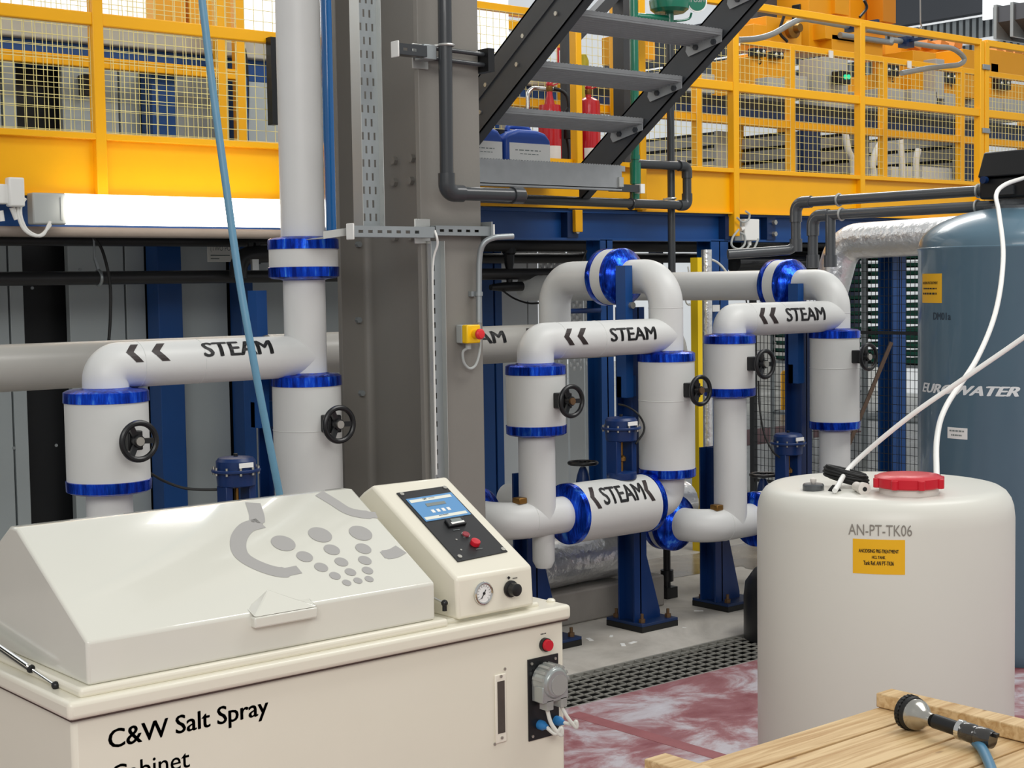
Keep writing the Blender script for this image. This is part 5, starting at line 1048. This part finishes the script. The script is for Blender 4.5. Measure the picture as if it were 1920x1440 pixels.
# ================================================================ BEHIND THE MIDDLE LOOP
# embossed bright panels
for n_, (pa_, pb_, y) in enumerate(((1012, 1062, 8.9), (1066, 1094, 8.95), (1096, 1128, 9.0))):
    x0 = at(pa_, 600, 'Y', y).x; x1 = at(pb_, 600, 'Y', y).x; ep = thing('embossed_panel', ((x0+x1)/2, y, .9), ('wide', 'narrow', 'plain edged')[n_]+' bright embossed metal sheet leaning behind the middle steam loop', 'sheet')
    z0, z1 = 1.0, at(1060, 472, 'Y', y).z
    MB().box(x0, x1, y, y+.01, z0-.2, z1).box(x0, x1, y, y+.05, 0, z0-.2).build('sheet', 'panelrt', ep); mb = MB(); sx = .034; sz = .062
    for j in range(int((z1-z0)/sz)):
        for i in range(int((x1-x0-.01)/sx)):
            mb.sphere((x0+.02+i*sx, y, z0+.03+j*sz+(0 if i % 2 else sz/2)), .013, 8, 5, (1, .7, 1.9))
    o = mb.build('embossing', mat('bright_zinc', 'e8eaeb', .25, .3), ep); o['kind'] = 'stuff'
# black pipe with tee and valves right of the column
bt = thing('black_pipe_tee', at(950, 510, 'Y', 7.5), 'black pipe with tee and drain valve beside the grey column', 'pipe')
c = at(955, 514, 'Y', 7.5); MB().cyl((5.4, 7.5, c.z), (at(1130, 514, 'Y', 7.5).x, 7.5, c.z), .036, n=20).build('pipe_run', 'blackpipe', bt)
zt = at(955, 460, 'Y', 7.5).z; zb = at(955, 538, 'Y', 7.5).z
MB().lathe((c.x, 7.5, zb), (0, 0, 1), [(.02, 0), (.02, zt-zb-.16), (.03, zt-zb-.12), (.034, zt-zb-.06), (.045, zt-zb-.05), (.045, zt-zb)], 18).build('vent', 'black', bt)
a = at(920, 539, 'Y', 7.48); b_ = at(978, 537, 'Y', 7.48); MB().tube([a, a.lerp(b_, .4), b_], .028, 16, rad=[.018, .03, .03]).build('drain_valve', 'black', bt)
tag(MB().tube(smoothpath([at(932, 539, 'Y', 7.48), at(940, 543, 'Y', 7.47), at(965, 560, 'Y', 7.4), at(1000, 569, 'Y', 7.2), at(1040, 556, 'Y', 7.1), at(1085, 500, 'Y', 7.06), at(1100, 470, 'Y', 7.05)]), .006, 8).build('cable', 'rubber'), 'black cable sagging from the drain valve on the black tee', 'cable')
c = at(1085, 583, 'Y', 7.0); tag(MB().cyl((at(1064, 583, 'Y', 7.0).x, 7.0, c.z), (at(1125, 583, 'Y', 7.0).x, 7.0, c.z), .016, n=14).build('tie_bar', 'bluepost'), 'short blue tie bar in front of the embossed sheets', 'bar')
# dark ducting below the walkway
for py, y, r, lb in ((459, 7.5, .05, 'black duct along the underside of the walkway'), (484, 7.9, .035, 'thin dark pipe below the duct under the walkway')):
    c = at(1200, py, 'Y', y); tag(MB().cyl((5.4, y, c.z), (10.2, y, c.z), r, n=16).build('under_deck_duct', 'blackpipe'), lb, 'duct')
bc_ = thing('black_coil_duct', at(1460, 470, 'Y', 7.4), 'fat glossy black ducts under the walkway beside the grey pipes', 'duct')
for (pa_, pb_, y, r) in (((1375, 455), (1565, 455), 7.35, .075), ((1375, 492), (1560, 490), 7.3, .07)):
    a = at(*pa_, 'Y', y); b_ = at(*pb_, 'Y', y); MB().tube([a, a.lerp(b_, .5), b_], r, 20).build('duct_run', mat('gloss_black', '1c1d20', .2, coat=.4), bc_)
# blue posts of the walkway
def wpost(pxa, pxb, y, label, z1=1.97, bracket=True):
    xa = at(pxa, 600, 'Y', y).x; xb = at(pxb, 600, 'Y', y).x; w = (xb-xa); t = thing('walkway_post', ((xa+xb)/2, y, 0), label, 'post')
    MB().box(xa, xb, y, y+.01, 0, z1).box(xa, xb, y+.12, y+.13, 0, z1).box((xa+xb)/2-.005, (xa+xb)/2+.005, y, y+.13, 0, z1).build('column', 'blue', t)
    MB().box(xa-.05, xb+.05, y-.05, y+.18, 0, .015).build('base_plate', 'bluedk', t); return t
wpost(1334, 1366, 7.03, 'blue walkway post behind the looped white cables')
wpost(1127, 1150, 7.03, 'blue walkway post behind the first upright flange')
jb = thing('junction_box', at(1403, 430, 'Y', 6.97), 'white junction box with looped cables on the blue beam', 'junction box')
a = at(1395, 451, 'Y', 6.98); b_ = at(1422, 411, 'Y', 6.98); MB().box(a.x, b_.x, 6.97, 7.06, a.z, b_.z).build('box', 'white', jb, bevel=.006); MB().box(a.x-.07, a.x, 7.0, 7.06, a.z+.0, b_.z-.005).build('back_box', 'galv', jb)
MB().cyl(at(1388, 430, 'Y', 6.98), at(1394, 428, 'Y', 6.98), .016).cyl(at(1405, 452, 'Y', 7.0), at(1405, 460, 'Y', 7.0), .014).build('cable_gland', 'white', jb)
for pts in ([(1382, 408), (1392, 416), (1403, 412), (1405, 402), (1398, 396)], [(1385, 430), (1374, 445), (1372, 460), (1385, 467), (1396, 458), (1396, 442), (1388, 436)], [(1422, 448), (1412, 468), (1395, 477), (1372, 476)], [(1405, 460), (1396, 470), (1380, 472)]):
    MB().tube(smoothpath([at(*p_, 'Y', 6.94) for p_ in pts]), .0075, 8).build('cable', 'greyplastic', jb)
rg = thing('air_regulator', at(1340, 535, 'Y', 6.95), 'small air regulator with looped tubes on the blue walkway post', 'regulator')
a = at(1322, 545, 'Y', 6.98); b_ = at(1348, 524, 'Y', 6.98); MB().box(a.x, b_.x, 6.9, 6.98, a.z, b_.z).build('body', 'greyplastic', rg, bevel=.006); MB().box(a.x-.04, a.x+.01, 6.92, 6.99, a.z-.02, b_.z-.01).build('filter', 'black', rg)
c = at(1350, 533, 'Y', 6.93); MB().box(c.x-.02, c.x+.02, 6.9, 6.94, c.z-.03, c.z+.03).build('tag', 'paper', rg)
for i, pts in enumerate(([(1318, 482), (1345, 492), (1364, 515), (1366, 540), (1355, 556), (1343, 553), (1341, 545)], [(1322, 484), (1306, 500), (1302, 520), (1312, 545), (1330, 575)], [(1330, 502), (1315, 510), (1300, 535), (1286, 560), (1292, 572), (1310, 565), (1314, 550), (1298, 530)], [(1290, 500), (1296, 530), (1312, 556), (1308, 572), (1292, 570)], [(1368, 508), (1385, 520), (1395, 545), (1400, 568)])):
    MB().tube(smoothpath([at(*p_, 'Y', 6.88) for p_ in pts]), .008 if i == 0 else .005, 8).build('air_tube', 'tubing' if i in (0, 2, 3) else 'rubber', rg)
c = at(1342, 578, 'Y', 6.99); tag(MB().box(c.x-.035, c.x+.035, 6.985, 7.03, c.z-.022, c.z+.022).build('post_label', 'paper'), 'small white label plate on the blue walkway post', 'label')
# yellow upright and wrapped upright
c = at(1309, 700, 'Y', 6.6); tag(MB().box(c.x-.02, c.x+.02, 6.58, 6.64, 0, at(1309, 483, 'Y', 6.6).z).build('yellow_upright', mat('safety_yellow', 'f0cc1a', .4)), 'thin bright yellow upright behind the middle loop', 'post')
c = at(1326, 700, 'Y', 6.7); tag(MB().tube([(c.x, 6.7, 0), (c.x, 6.7, .9), (c.x, 6.7, 1.9)], .035, 12).build('wrapped_upright', 'silver'), 'foil wrapped upright next to the thin yellow upright', 'post')
# black pipe stub down to the floor, with socket
c = at(1251, 1120, 'Z', 0); bs = thing('drain_stub', (c.x, c.y, 0), 'slim black drain stand pipe standing on the concrete', 'pipe'); MB().cyl((c.x, c.y, 0), (c.x, c.y, .55), .02, n=14).build('pipe_run', 'black', bs); MB().box(c.x-.04, c.x+.04, c.y-.04, c.y+.02, .0, .06).cyl((c.x, c.y, .09), (c.x, c.y, .15), .035).build('socket', 'black', bs)
# black cover beside the tank on the grating
c = at(1462, 1195, 'Z', 0); rr = .17; tag(MB().lathe((c.x, c.y, 0), (0, 0, 1), [(rr, 0), (rr, .2), (rr*.95, .27), (rr*.7, .33), (rr*.3, .36), (.001, .365)], 28).build('black_cover', 'black'), 'rounded black plastic cover on the grating behind the white tank', 'cover')
# ================================================================ RIGHT BACKGROUND, floor level
wpost(1673, 1699, 7.03, 'blue walkway post in front of the black mesh fence'); 
c = at(1675, 462, 'Y', 6.9); tag(MB().box(at(1625, 462, 'Y', 6.9).x, at(1760, 462, 'Y', 6.9).x, 6.85, 7.0, c.z-.06, c.z+.04).build('dark_beam', 'bluedk'), 'dark beam end on top of the blue post by the vessel', 'beam')
fd = thing('foil_duct', at(1650, 450, 'X', 7.6), 'large silver foil duct behind the vessel bending downwards', 'duct')
a = at(1612, 452, 'X', 7.6); b_ = at(1790, 440, 'X', 7.6); zc = a.z
MB().tube(fillet([(7.6, b_.y-.4, zc+.02), (7.6, a.y+.12, zc), (7.55, a.y+.2, zc-.35)], .12, 10), .108, 28).build('duct_run', 'silver', fd)
MB().box(7.58, 7.62, b_.y-.22, b_.y-.18, 0, zc-.1).box(7.5, 7.7, b_.y-.3, b_.y-.1, 0, .012).build('stand', 'galv', fd)
FX = 9.4; fy1 = at(1412, 700, 'X', FX).y; fy0 = at(1775, 700, 'X', FX).y
mf = thing('mesh_fence', (FX, fy0, 0), 'black welded mesh fence behind the steam loops', 'fence')
mb = MB(); zt = 2.0; n = int((fy1-fy0)/.038)
for i in range(n+1): y = fy0+(fy1-fy0)*i/n; mb.box(FX-.0015, FX+.0015, y-.0018, y+.0018, .1, zt)
for j in range(32): z = .1+(zt-.1)*j/31; mb.box(FX-.0045, FX-.0015, fy0, fy1, z-.0018, z+.0018)
mb.build('mesh_panel', 'wiredark', mf, smooth=0)
for y in (fy0, (fy0+fy1)/2, fy1): MB().box(FX-.02, FX+.02, y-.02, y+.02, 0, zt).build('post', 'wiredark', mf)
for z in (.1, zt, 1.3): MB().box(FX-.012, FX+.012, fy0, fy1, z-.012, z+.012).build('rail', 'wiredark', mf)
a = at(1602, 880, 'X', 9.3); b_ = at(1662, 642, 'X', 9.3); tag(MB().bar((9.1, a.y, max(a.z, .02)), (9.36, b_.y, b_.z), .05, .025).build('leaning_plank', 'brown'), 'brown timber plank leaning on the black mesh fence', 'plank')
# stacks of green trays beyond the fence
def tray(x, y, z, w=.5, d=.22, h=.075):
    mb = MB(); mb.box(x, x+w, y, y+d, z, z+.008)
    for q in ((x, x+w, y, y+.012), (x, x+w, y+d-.012, y+d), (x, x+.012, y, y+d), (x+w-.012, x+w, y, y+d)): mb.box(*q, z, z+h*.45)
    mb.box(x-.012, x+w+.012, y-.012, y, z+h*.4, z+h*.55).box(x-.012, x, y-.012, y+d, z+h*.4, z+h*.55); return mb
base = None
for si, (px, rows, z0, lb) in enumerate(((1602, 15, .9, 'shallow green tray in the rack behind the mesh fence next to the pipe riser'), (1648, 15, .9, 'shallow green tray in the rack behind the fence beside the blue post'), (1712, 14, .9, 'shallow green tray in the rack between the blue post and the vessel'), (1470, 6, .9, 'shallow green tray seen low behind the fence between the valve jackets'))):
    X = 12.0; p_ = at(px, 600, 'X', X)
    for j in range(rows):
        o = tray(X, p_.y-.11+random.uniform(-.008, .008), z0+.075*j).build('green_tray', 'greencrate', smooth=0); tag(o, lb, 'tray', 'green trays stacked behind the fence %d' % (si+1))
    rk = thing('tray_rack', (X, p_.y, 0), ('grey rack with tall stack of green trays by the riser', 'grey rack with tall stack of green trays by the blue post', 'grey rack with green trays partly hidden by the vessel', 'low grey rack with few green trays between the valves')[si], 'rack')
    for dx in (-.03, .58):
        for dy in (-.128, .128): MB().box(X+dx-.015, X+dx+.015, p_.y+dy-.015, p_.y+dy+.015, 0, z0+.075*rows+.1).build('upright', 'galv', rk)
    MB().box(X-.03, X+.6, p_.y-.13, p_.y+.13, z0-.035, z0-.005).build('shelf', 'galv', rk); MB().box(X-.03, X+.6, p_.y-.13, p_.y+.13, .35, .38).build('shelf', 'galv', rk)
cv = thing('roller_conveyor', (13, 5, 0), 'low black roller conveyor beyond the mesh fence', 'conveyor')
c = at(1690, 722, 'X', 12.6); MB().box(12.55, 12.65, 1.0, 8.5, c.z-.05, c.z+.04).build('side_beam', 'black', cv)
for k in range(20): MB().cyl((12.65, 1.2+.37*k, c.z+.02), (13.3, 1.2+.37*k, c.z+.02), .03, n=10).build('roller', 'zinc', cv)
for y in (1.5, 3.5, 5.5, 7.5): MB().box(12.57, 12.63, y-.03, y+.03, 0, c.z-.05).build('leg', 'black', cv)
for px, pt_, pb, lb in ((1471, 695, 770, 'yellow bollard behind the fence left of the tall pipe jacket'), (1666, 715, 772, 'yellow bollard behind the fence beside the blue post')):
    f_ = at(px, pb, 'Z', 0); zt = at(px, pt_, 'X', f_.x).z; b0 = thing('yellow_bollard', (f_.x, f_.y, 0), lb, 'bollard'); MB().lathe((f_.x, f_.y, 0), (0, 0, 1), [(.05, .01), (.05, zt-.04), (.03, zt), (.001, zt+.005)], 16).build('tube', 'yellow', b0); MB().box(f_.x-.11, f_.x+.11, f_.y-.11, f_.y+.11, 0, .012).build('foot_plate', 'black', b0)
# bright clutter of wrapped goods beyond
for k, (px, py, w, h) in enumerate(((1440, 640, .9, 1.3), (1625, 705, .7, .5), (1715, 700, .6, .5), (1330, 620, .8, 1.1))):
    c = at(px, py, 'X', 19.0); tag(MB().box(19, 19.8, c.y-w/2, c.y+w/2, 0, h).build('wrapped_pallet_load', ('louvre', 'paper', 'hallwall_glow', 'panel')[k], bevel=.02), ('tall pale wrapped load far behind the fence', 'low white wrapped load far behind the fence', 'low grey-white load behind the vessel edge', 'grey load far behind the blue walkway post')[k], 'load')  # third load shares the added glow of the hall walls
fr = struct(MB().box(9.5, 14, 10.5, 11.6, .0005, .004).build('floor', mat('red_floor_strip', '7d3338', .6, var=.2, vscale=3)))
pdk = thing('process_deck', (11, 10, 2.14), 'raised deck carrying the louvred tanks behind the walkway', 'deck')
MB().box(7.4, 17, 8.05, 12.9, 2.14, 2.2).build('deck_slab', 'roofdk', pdk)
for x in (8.6, 12.8, 16.5): MB().box(x-.06, x+.06, 12.5, 12.62, 0, 2.14).build('post', 'bluedk', pdk)
# ================================================================ UPPER BACKGROUND, right
for (z0, z1, m, lb) in ((None, None, 'black', 'dark recess strip above the blue tank beam'), (1, 1, 'bluedk', 'long dark blue tank beam behind the inner railing')):
    y = 8.85; a = at(1450, 186, 'Y', y).z; b_ = at(1450, 208, 'Y', y).z; c = at(1450, 236, 'Y', y).z
    if z0 is None: tag(MB().box(6.8, 16, y+.1, y+.2, b_, a).build('recess_strip', m), lb, 'beam')
    else: tag(MB().box(6.8, 16, y, y+.15, c, b_).build('tank_beam', m), lb, 'beam')
for px, lb in ((1517, 'blue upright between the louvred tanks'), (1815, 'blue upright behind the inner railing end')):
    c = at(px, 280, 'Y', 8.7); tag(MB().box(c.x-.11, c.x+.11, 8.66, 8.74, 2.2, at(px, 246, 'Y', 8.7).z).build('blue_upright', 'bluedk'), lb, 'post')
def louvre_tank(px, lb, ylen):
    c = at(px, 280, 'Y', 9.15); zt = at(px, 246, 'Y', 9.15).z; X = c.x; t = thing('louvred_tank', (X+.4, 9.15+ylen/2, 2.2), lb, 'tank', 'louvred process tanks')
    MB().box(X+.03, X+.14, 9.15, 9.15+ylen, 2.2, zt).build('tank_body', 'panelgap', t); n = 7; h = (zt-2.2)/n
    for j in range(n): MB().prism([(X, 9.15, 2.2+j*h), (X+.03, 9.15, 2.2+j*h), (X+.03, 9.15, 2.2+j*h+h*.76), (X+.012, 9.15, 2.2+j*h+h*.76)], (0, ylen, 0)).build('slat', 'louvre', t)
    MB().box(X-.005, X+.15, 9.12, 9.15, 2.2, zt).build('end_plate', 'louvre', t)
    return X, zt
louvre_tank(1476, 'long louvred grey tank left of the yellow railing post', 3.6); louvre_tank(1607, 'narrow louvred grey tank between the blue upright and the railing post', .9); louvre_tank(1786, 'louvred grey tank with white pipes behind the mesh', 1.5); louvre_tank(1340, 'louvred grey tank behind the dark stair stringer', 2.6)
# pale curved pipes by the tanks
for k, pts in enumerate(([(1585, 250), (1590, 280), (1598, 300), (1600, 330)], [(1655, 262), (1642, 285), (1636, 310), (1638, 330)], [(1688, 262), (1690, 290), (1692, 330)], [(1722, 280), (1718, 300), (1717, 335)])):
    tag(MB().tube(smoothpath([at(*p_, 'Y', 8.6) for p_ in pts]+[V((at(*pts[-1], 'Y', 8.6).x, 8.6, 2.2))]), .03, 12).build('bent_pipe', 'paper'), ('bent white pipe left of the railing post behind the mesh', 'bent white pipe right of the railing post', 'straight white pipe behind the mesh', 'slim white pipe near the louvred tank end')[k], 'pipe')
for k, (px0, px1) in enumerate(((1672, 1685), (1700, 1712), (1730, 1785))):
    a = at(px0, 320, 'Y', 8.9); b_ = at(px1, 320, 'Y', 8.9); tag(MB().box(a.x, b_.x, 8.9, 9.0, 2.2, at(px0, 312, 'Y', 8.9).z).build('white_box', 'paper', bevel=.004), ('small', 'medium', 'wide')[k]+' white box at the foot of the louvred tanks', 'box')
# stations with yellow heads
def quadbox(name, px0, py0, px1, py1, y, d, m, parent, bevel=.004):
    a = at(px0, py1, 'Y', y); b_ = at(px1, py0, 'Y', y); return MB().box(a.x, b_.x, y, y+d, a.z, b_.z).build(name, m, parent, bevel=bevel)
def station(base, lb, heads, greys, blacks, num):
    t = thing('jig_station', at(*base, 'Y', 9.3), lb, 'machine', 'yellow jig stations above the tanks')
    pc = at(*base, 'Y', 9.95); MB().box(pc.x-.05, pc.x+.05, 9.7, 9.8, 2.2, pc.z+.1).build('pedestal', 'machyel', t)
    for q in heads: quadbox('yellow_head', *q, 9.3, .5, 'machyel', t)
    for q in greys: 
        g_ = quadbox('grey_hood', *q, 9.15, .7, 'louvre', t)
    for q in blacks:
        b = quadbox('connector_block', *q, 9.22, .08, 'black', t)
        for f_ in (.25, .75): c = at(q[0]+(q[2]-q[0])*f_, (q[1]+q[3])/2, 'Y', 9.22); MB().sphere(c, .02, 10, 8).build('terminal', 'zinc', b)
    if num: a = at(num[1], num[2], 'Y', 9.3); text('station_number', num[0], (a.x, 9.3, a.z), (1, 0, 0), (0, 0, 1), .05, .09, 'ink', t)
station((1440, 178), 'yellow jig station 5 left of the grey electrical cabinet', [(1411, 108, 1438, 172), (1440, 100, 1478, 150)], [(1440, 148, 1474, 182), (1487, 144, 1514, 184)], [(1415, 92, 1437, 104), (1450, 98, 1470, 108)], ('5', 1421, 121))
station((1675, 195), 'yellow jig station 2 right of the railing post', [(1660, 140, 1690, 172), (1712, 100, 1755, 172)], [(1660, 168, 1696, 200), (1710, 172, 1757, 206)], [(1660, 122, 1686, 140)], ('2', 1670, 154))
station((1785, 205), 'yellow jig station 4 beside the inner railing post', [(1772, 146, 1804, 182), (1805, 95, 1830, 182)], [(1772, 178, 1804, 212), (1755, 112, 1771, 184)], [(1772, 134, 1796, 154)], ('4', 1780, 167))
station((1890, 215), 'yellow jig station above the black control head', [(1858, 120, 1872, 190), (1874, 160, 1925, 198), (1855, 105, 1940, 135)], [(1852, 185, 1880, 222), (1884, 190, 1930, 222)], [(1872, 146, 1896, 166)], None)
station((1350, 170), 'orange jig machine behind the stair stringer', [(1205, 60, 1228, 110)], [(1260, 140, 1340, 168)], [(1255, 120, 1270, 130)], None)
eb = thing('electrical_cabinet', at(1568, 235, 'Y', 9.0), 'pale grey electrical cabinet behind the mesh with black display bracket', 'cabinet'); quadbox('cabinet_body', 1546, 112, 1590, 236, 9.0, .3, 'louvre', eb); 
di = thing('display_unit', at(1585, 160, 'Y', 8.8), 'small black display unit glowing green behind the mesh', 'display'); quadbox('case', 1575, 134, 1596, 156, 8.85, .1, 'black', di, .01); quadbox('arm', 1580, 140, 1588, 150, 8.94, .07, 'black', di)
for px in (1586, 1592): c = at(px, 144, 'Y', 8.84); MB().cyl((c.x, 8.85, c.z), (c.x, 8.84, c.z), .022, n=14).build('green_light', 'greenglow', di)
# travelling crane mast and arms
cm = thing('transport_crane', at(1600, 100, 'Y', 9.6), 'big yellow transport crane mast above the jig stations', 'crane')
quadbox('mast', 1517, -60, 1560, 96, 9.6, .4, 'machyel', cm); quadbox('mast', 1566, -60, 1592, 25, 9.55, .3, 'machyel', cm); quadbox('mast', 1594, -60, 1660, 96, 9.75, .3, 'machyel', cm); quadbox('guide', 1656, -60, 1680, 40, 9.5, .2, mat('crane_orange', 'd4860c', .5), cm)
quadbox('arm', 1548, 52, 1612, 72, 9.45, .2, 'machyel', cm); quadbox('arm', 1560, 78, 1655, 100, 9.45, .2, 'machyel', cm); quadbox('gap_panel', 1500, 10, 1517, 90, 9.7, .1, 'black', cm); quadbox('side_arm', 1413, 48, 1437, 72, 9.5, .3, 'machyel', cm); quadbox('side_arm', 1437, 40, 1503, 88, 9.52, .4, 'machyel', cm)
quadbox('shaft', 1420, -40, 1500, 42, 10.0, .3, 'roofdk', cm)
for (a, b_) in (((1575, 66), (1672, 80)), ((1622, 55), (1705, 68))): MB().cyl(at(*a, 'Y', 9.4), at(*b_, 'Y', 9.4), .03, n=14).build('guide_rod', 'galv', cm)
for pts in ([(1620, 0), (1625, 15), (1612, 32)], [(1470, 30), (1462, 60), (1476, 78)]): MB().tube(smoothpath([at(*p_, 'Y', 9.4) for p_ in pts]), .014, 8).build('cable', 'black', cm)
mo = MB().lathe(at(1482, 55, 'Y', 9.45), (0, -1, 0), [(.09, 0), (.09, .05), (.05, .07), (.04, .12)], 20).build('drive_motor', 'brass', cm)
# conduits along the rails
cn = thing('rail_conduit', at(1500, 50, 'Y', 7.2), 'grey conduit tube bowing up behind the yellow top rail', 'conduit')
MB().tube(smoothpath([at(p_[0], p_[1], 'Y', 7.25) for p_ in ((1385, 75), (1420, 72), (1450, 63), (1480, 46), (1503, 36), (1530, 39), (1575, 47), (1604, 51))]), .021, 12).build('tube', 'galv', cn); c = at(1600, 50, 'Y', 7.22); MB().box(c.x-.03, c.x+.03, 7.2, 7.28, c.z-.035, c.z+.035).box(c.x+.02, c.x+.05, 7.02, 7.22, c.z-.01, c.z+.03).build('clamp', 'bluedk', cn)
c2 = thing('rail_conduit', at(1750, 90, 'Y', 7.2), 'grey conduit tube looping back beside the railing end', 'conduit')
MB().tube(smoothpath([at(p_[0], p_[1], 'Y', 7.25) for p_ in ((1672, 75), (1700, 79), (1750, 87), (1782, 90), (1800, 100), (1808, 112), (1798, 121), (1775, 124), (1740, 128), (1690, 137))]), .021, 12).build('tube', 'galv', c2); c = at(1703, 79, 'Y', 7.22); MB().box(c.x-.05, c.x+.05, 7.2, 7.28, c.z-.04, c.z+.04).box(c.x-.015, c.x+.015, 7.02, 7.22, c.z+.0, 3.55).build('clamp', 'bluedk', c2)
# orange jig arms
for k, (px0, py0, px1, py1) in enumerate(((1690, 92, 1800, 106), (1850, 106, 1925, 118))):
    t = thing('jig_crossbar', at(px0, py0, 'Y', 9.8), ('orange jig crossbar with clamps left of the railing joint', 'orange jig crossbar with clamps right of the railing joint')[k], 'machine'); quadbox('beam', px0, py0, px1, py1, 9.8, .3, 'machyel', t)
    for i in range(4):
        x = px0+(px1-px0)*(i+.6)/4.3; a = at(x, py0-6, 'Y', 9.8); MB().obox(a, (.07, 0, -.015), (0, .1, 0), (.01, 0, .035)).build('clamp', mat('clamp_orange', 'd98a3a', .5), t)
# ================================================================ ROOF, far right
rw = struct(MB().box(24.3, 24.4, -6, 24, 0, 14).build('wall_far_right', 'hallwall_glow'))
def band(pyt, pyb, m, name, x=21, x2=None, px=1760):
    a = at(px, pyb, 'X', x); b_ = at(px, pyt, 'X', x); return MB().box(x, x2 or x+.3, 0, 22, a.z, b_.z)
tag(band(-40, 36, 'roofdk', 'x').build('roof_girder', 'roofdk'), 'dark grey roof girder above the jig arms', 'girder')
cg = thing('corrugated_screen', (21.5, 8, 6), 'grey corrugated ventilation screen below the roof girder', 'screen')
a = at(1760, 75, 'X', 21.4); b_ = at(1760, 42, 'X', 21.4); MB().box(21.5, 21.52, 0, 22, a.z-.6, b_.z).build('backing', mat('screen_grey', '71767c', .6), cg)
mb = MB(); n = 150
for i in range(n): y = 1+18*i/n; mb.box(21.44, 21.5, y, y+.07, a.z-.6, b_.z)
mb.build('corrugation', 'galv', cg, smooth=0)
tag(band(38, 42, 'bright', 'x', 21.2, 21.3).build('daylight_strip', 'bright'), 'thin bright strip under the roof girder', 'strip')  # emissive strip stands in for daylight below the girder
tag(band(68, 76, 'bright', 'x', 21.1, 21.2, 1860).build('daylight_strip', 'hallwall_glow'), 'pale horizontal strip across the corrugated screen', 'strip')  # emissive strip stands in for daylight across the screen
gt = thing('roof_duct', at(1890, 25, 'X', 15), 'grey ribbed roof duct at the corner under the roof', 'duct')
a = at(1862, 14, 'X', 16); b_ = at(1990, 30, 'X', 16); MB().prism([(16, a.y, a.z), (16, a.y, a.z-.18), (16.3, a.y, a.z-.36), (16.8, a.y, a.z-.36), (16.8, a.y, a.z)], (0, b_.y-a.y, 0)).build('duct_body', 'roofdk', gt)
for k in range(4): y = a.y+(b_.y-a.y)*(k+.3)/4; MB().box(15.97, 16.8, y, y+.04, a.z-.37, a.z+.02).build('rib', 'galv', gt)
# ================================================================ UPPER BACKGROUND, centre and left
fg = thing('far_railing', at(950, 40, 'Y', 12), 'far yellow rails in bright light beside the stairs', 'railing')
for py, r in ((18, .05), (44, .05)): c = at(945, py, 'Y', 12); MB().box(c.x-1.6, c.x+.5, 12, 12.08, c.z-.045, c.z+.045).build('rail', 'yellow', fg)
c = at(945, 65, 'Y', 12); MB().cyl((c.x-1.6, 12, c.z), (c.x+.5, 12, c.z), .03).build('pipe_rail', 'paper', fg); MB().box(c.x-1.65, c.x-1.55, 12, 12.1, 2.2, c.z+.7).build('post', 'yellow', fg)
lf = thing('lift_frame', at(350, 60, 'Y', 9.2), 'orange-yellow machine uprights above the concrete band', 'machine')
for k, (px0, px1) in enumerate(((292, 318), (322, 346), (356, 372), (388, 402), (412, 440))):
    quadbox('upright', px0, -80, px1, 84, 9.2, .12, 'machyel', lf)
quadbox('shade_panel', 346, -60, 358, 84, 9.3, .05, 'roofdk', lf)
for k, (px, lb) in enumerate(((424, 'left bolt pair'), (441, 'right bolt pair'))): pass
c = at(457, 100, 'Y', 8.1); tag(MB().tube(smoothpath([at(452, 92, 'Y', 8.1), at(456, 120, 'Y', 8.1), at(458, 180, 'Y', 8.1), at(456, 268, 'Y', 8.1)]), .03, 10).build('black_hose', 'rubber'), 'black corrugated hose behind the left railing beside the riser', 'hose')
c = at(160, 160, 'Y', 8.15); tag(MB().box(c.x-.02, c.x+.02, 8.12, 8.2, c.z-.06, c.z+.06).build('door_handle', 'black', bevel=.005), 'small black handle on the grey cladding above the walkway', 'handle')
c = at(515, 190, 'Y', 6.93); tag(MB().box(c.x-.015, c.x+.02, 6.93, 6.978, c.z-.12, c.z+.33).build('gate_latch', 'black'), 'black gate latch strip at the railing end beside the riser', 'latch')

hk = thing('crane_hook', at(1726, 50, 'Y', 9.9), 'thin hoist rod with small hook below the roof girder', 'hook')
a = at(1725, -60, 'Y', 9.9); b_ = at(1726, 44, 'Y', 9.9); MB().cyl(a, b_, .008, n=8).build('rod', 'galv', hk); MB().tube(smoothpath([b_, b_+V((.02, 0, -.03)), b_+V((0, 0, -.06)), b_+V((-.025, 0, -.04))]), .008, 8).build('hook', 'galv', hk)
a = at(1842, 38, 'X', 20.8); b_ = at(1935, 2, 'X', 20.8); struct(MB().box(20.8, 20.84, b_.y, a.y, a.z, a.z+.9).build('window_2', 'bright'))
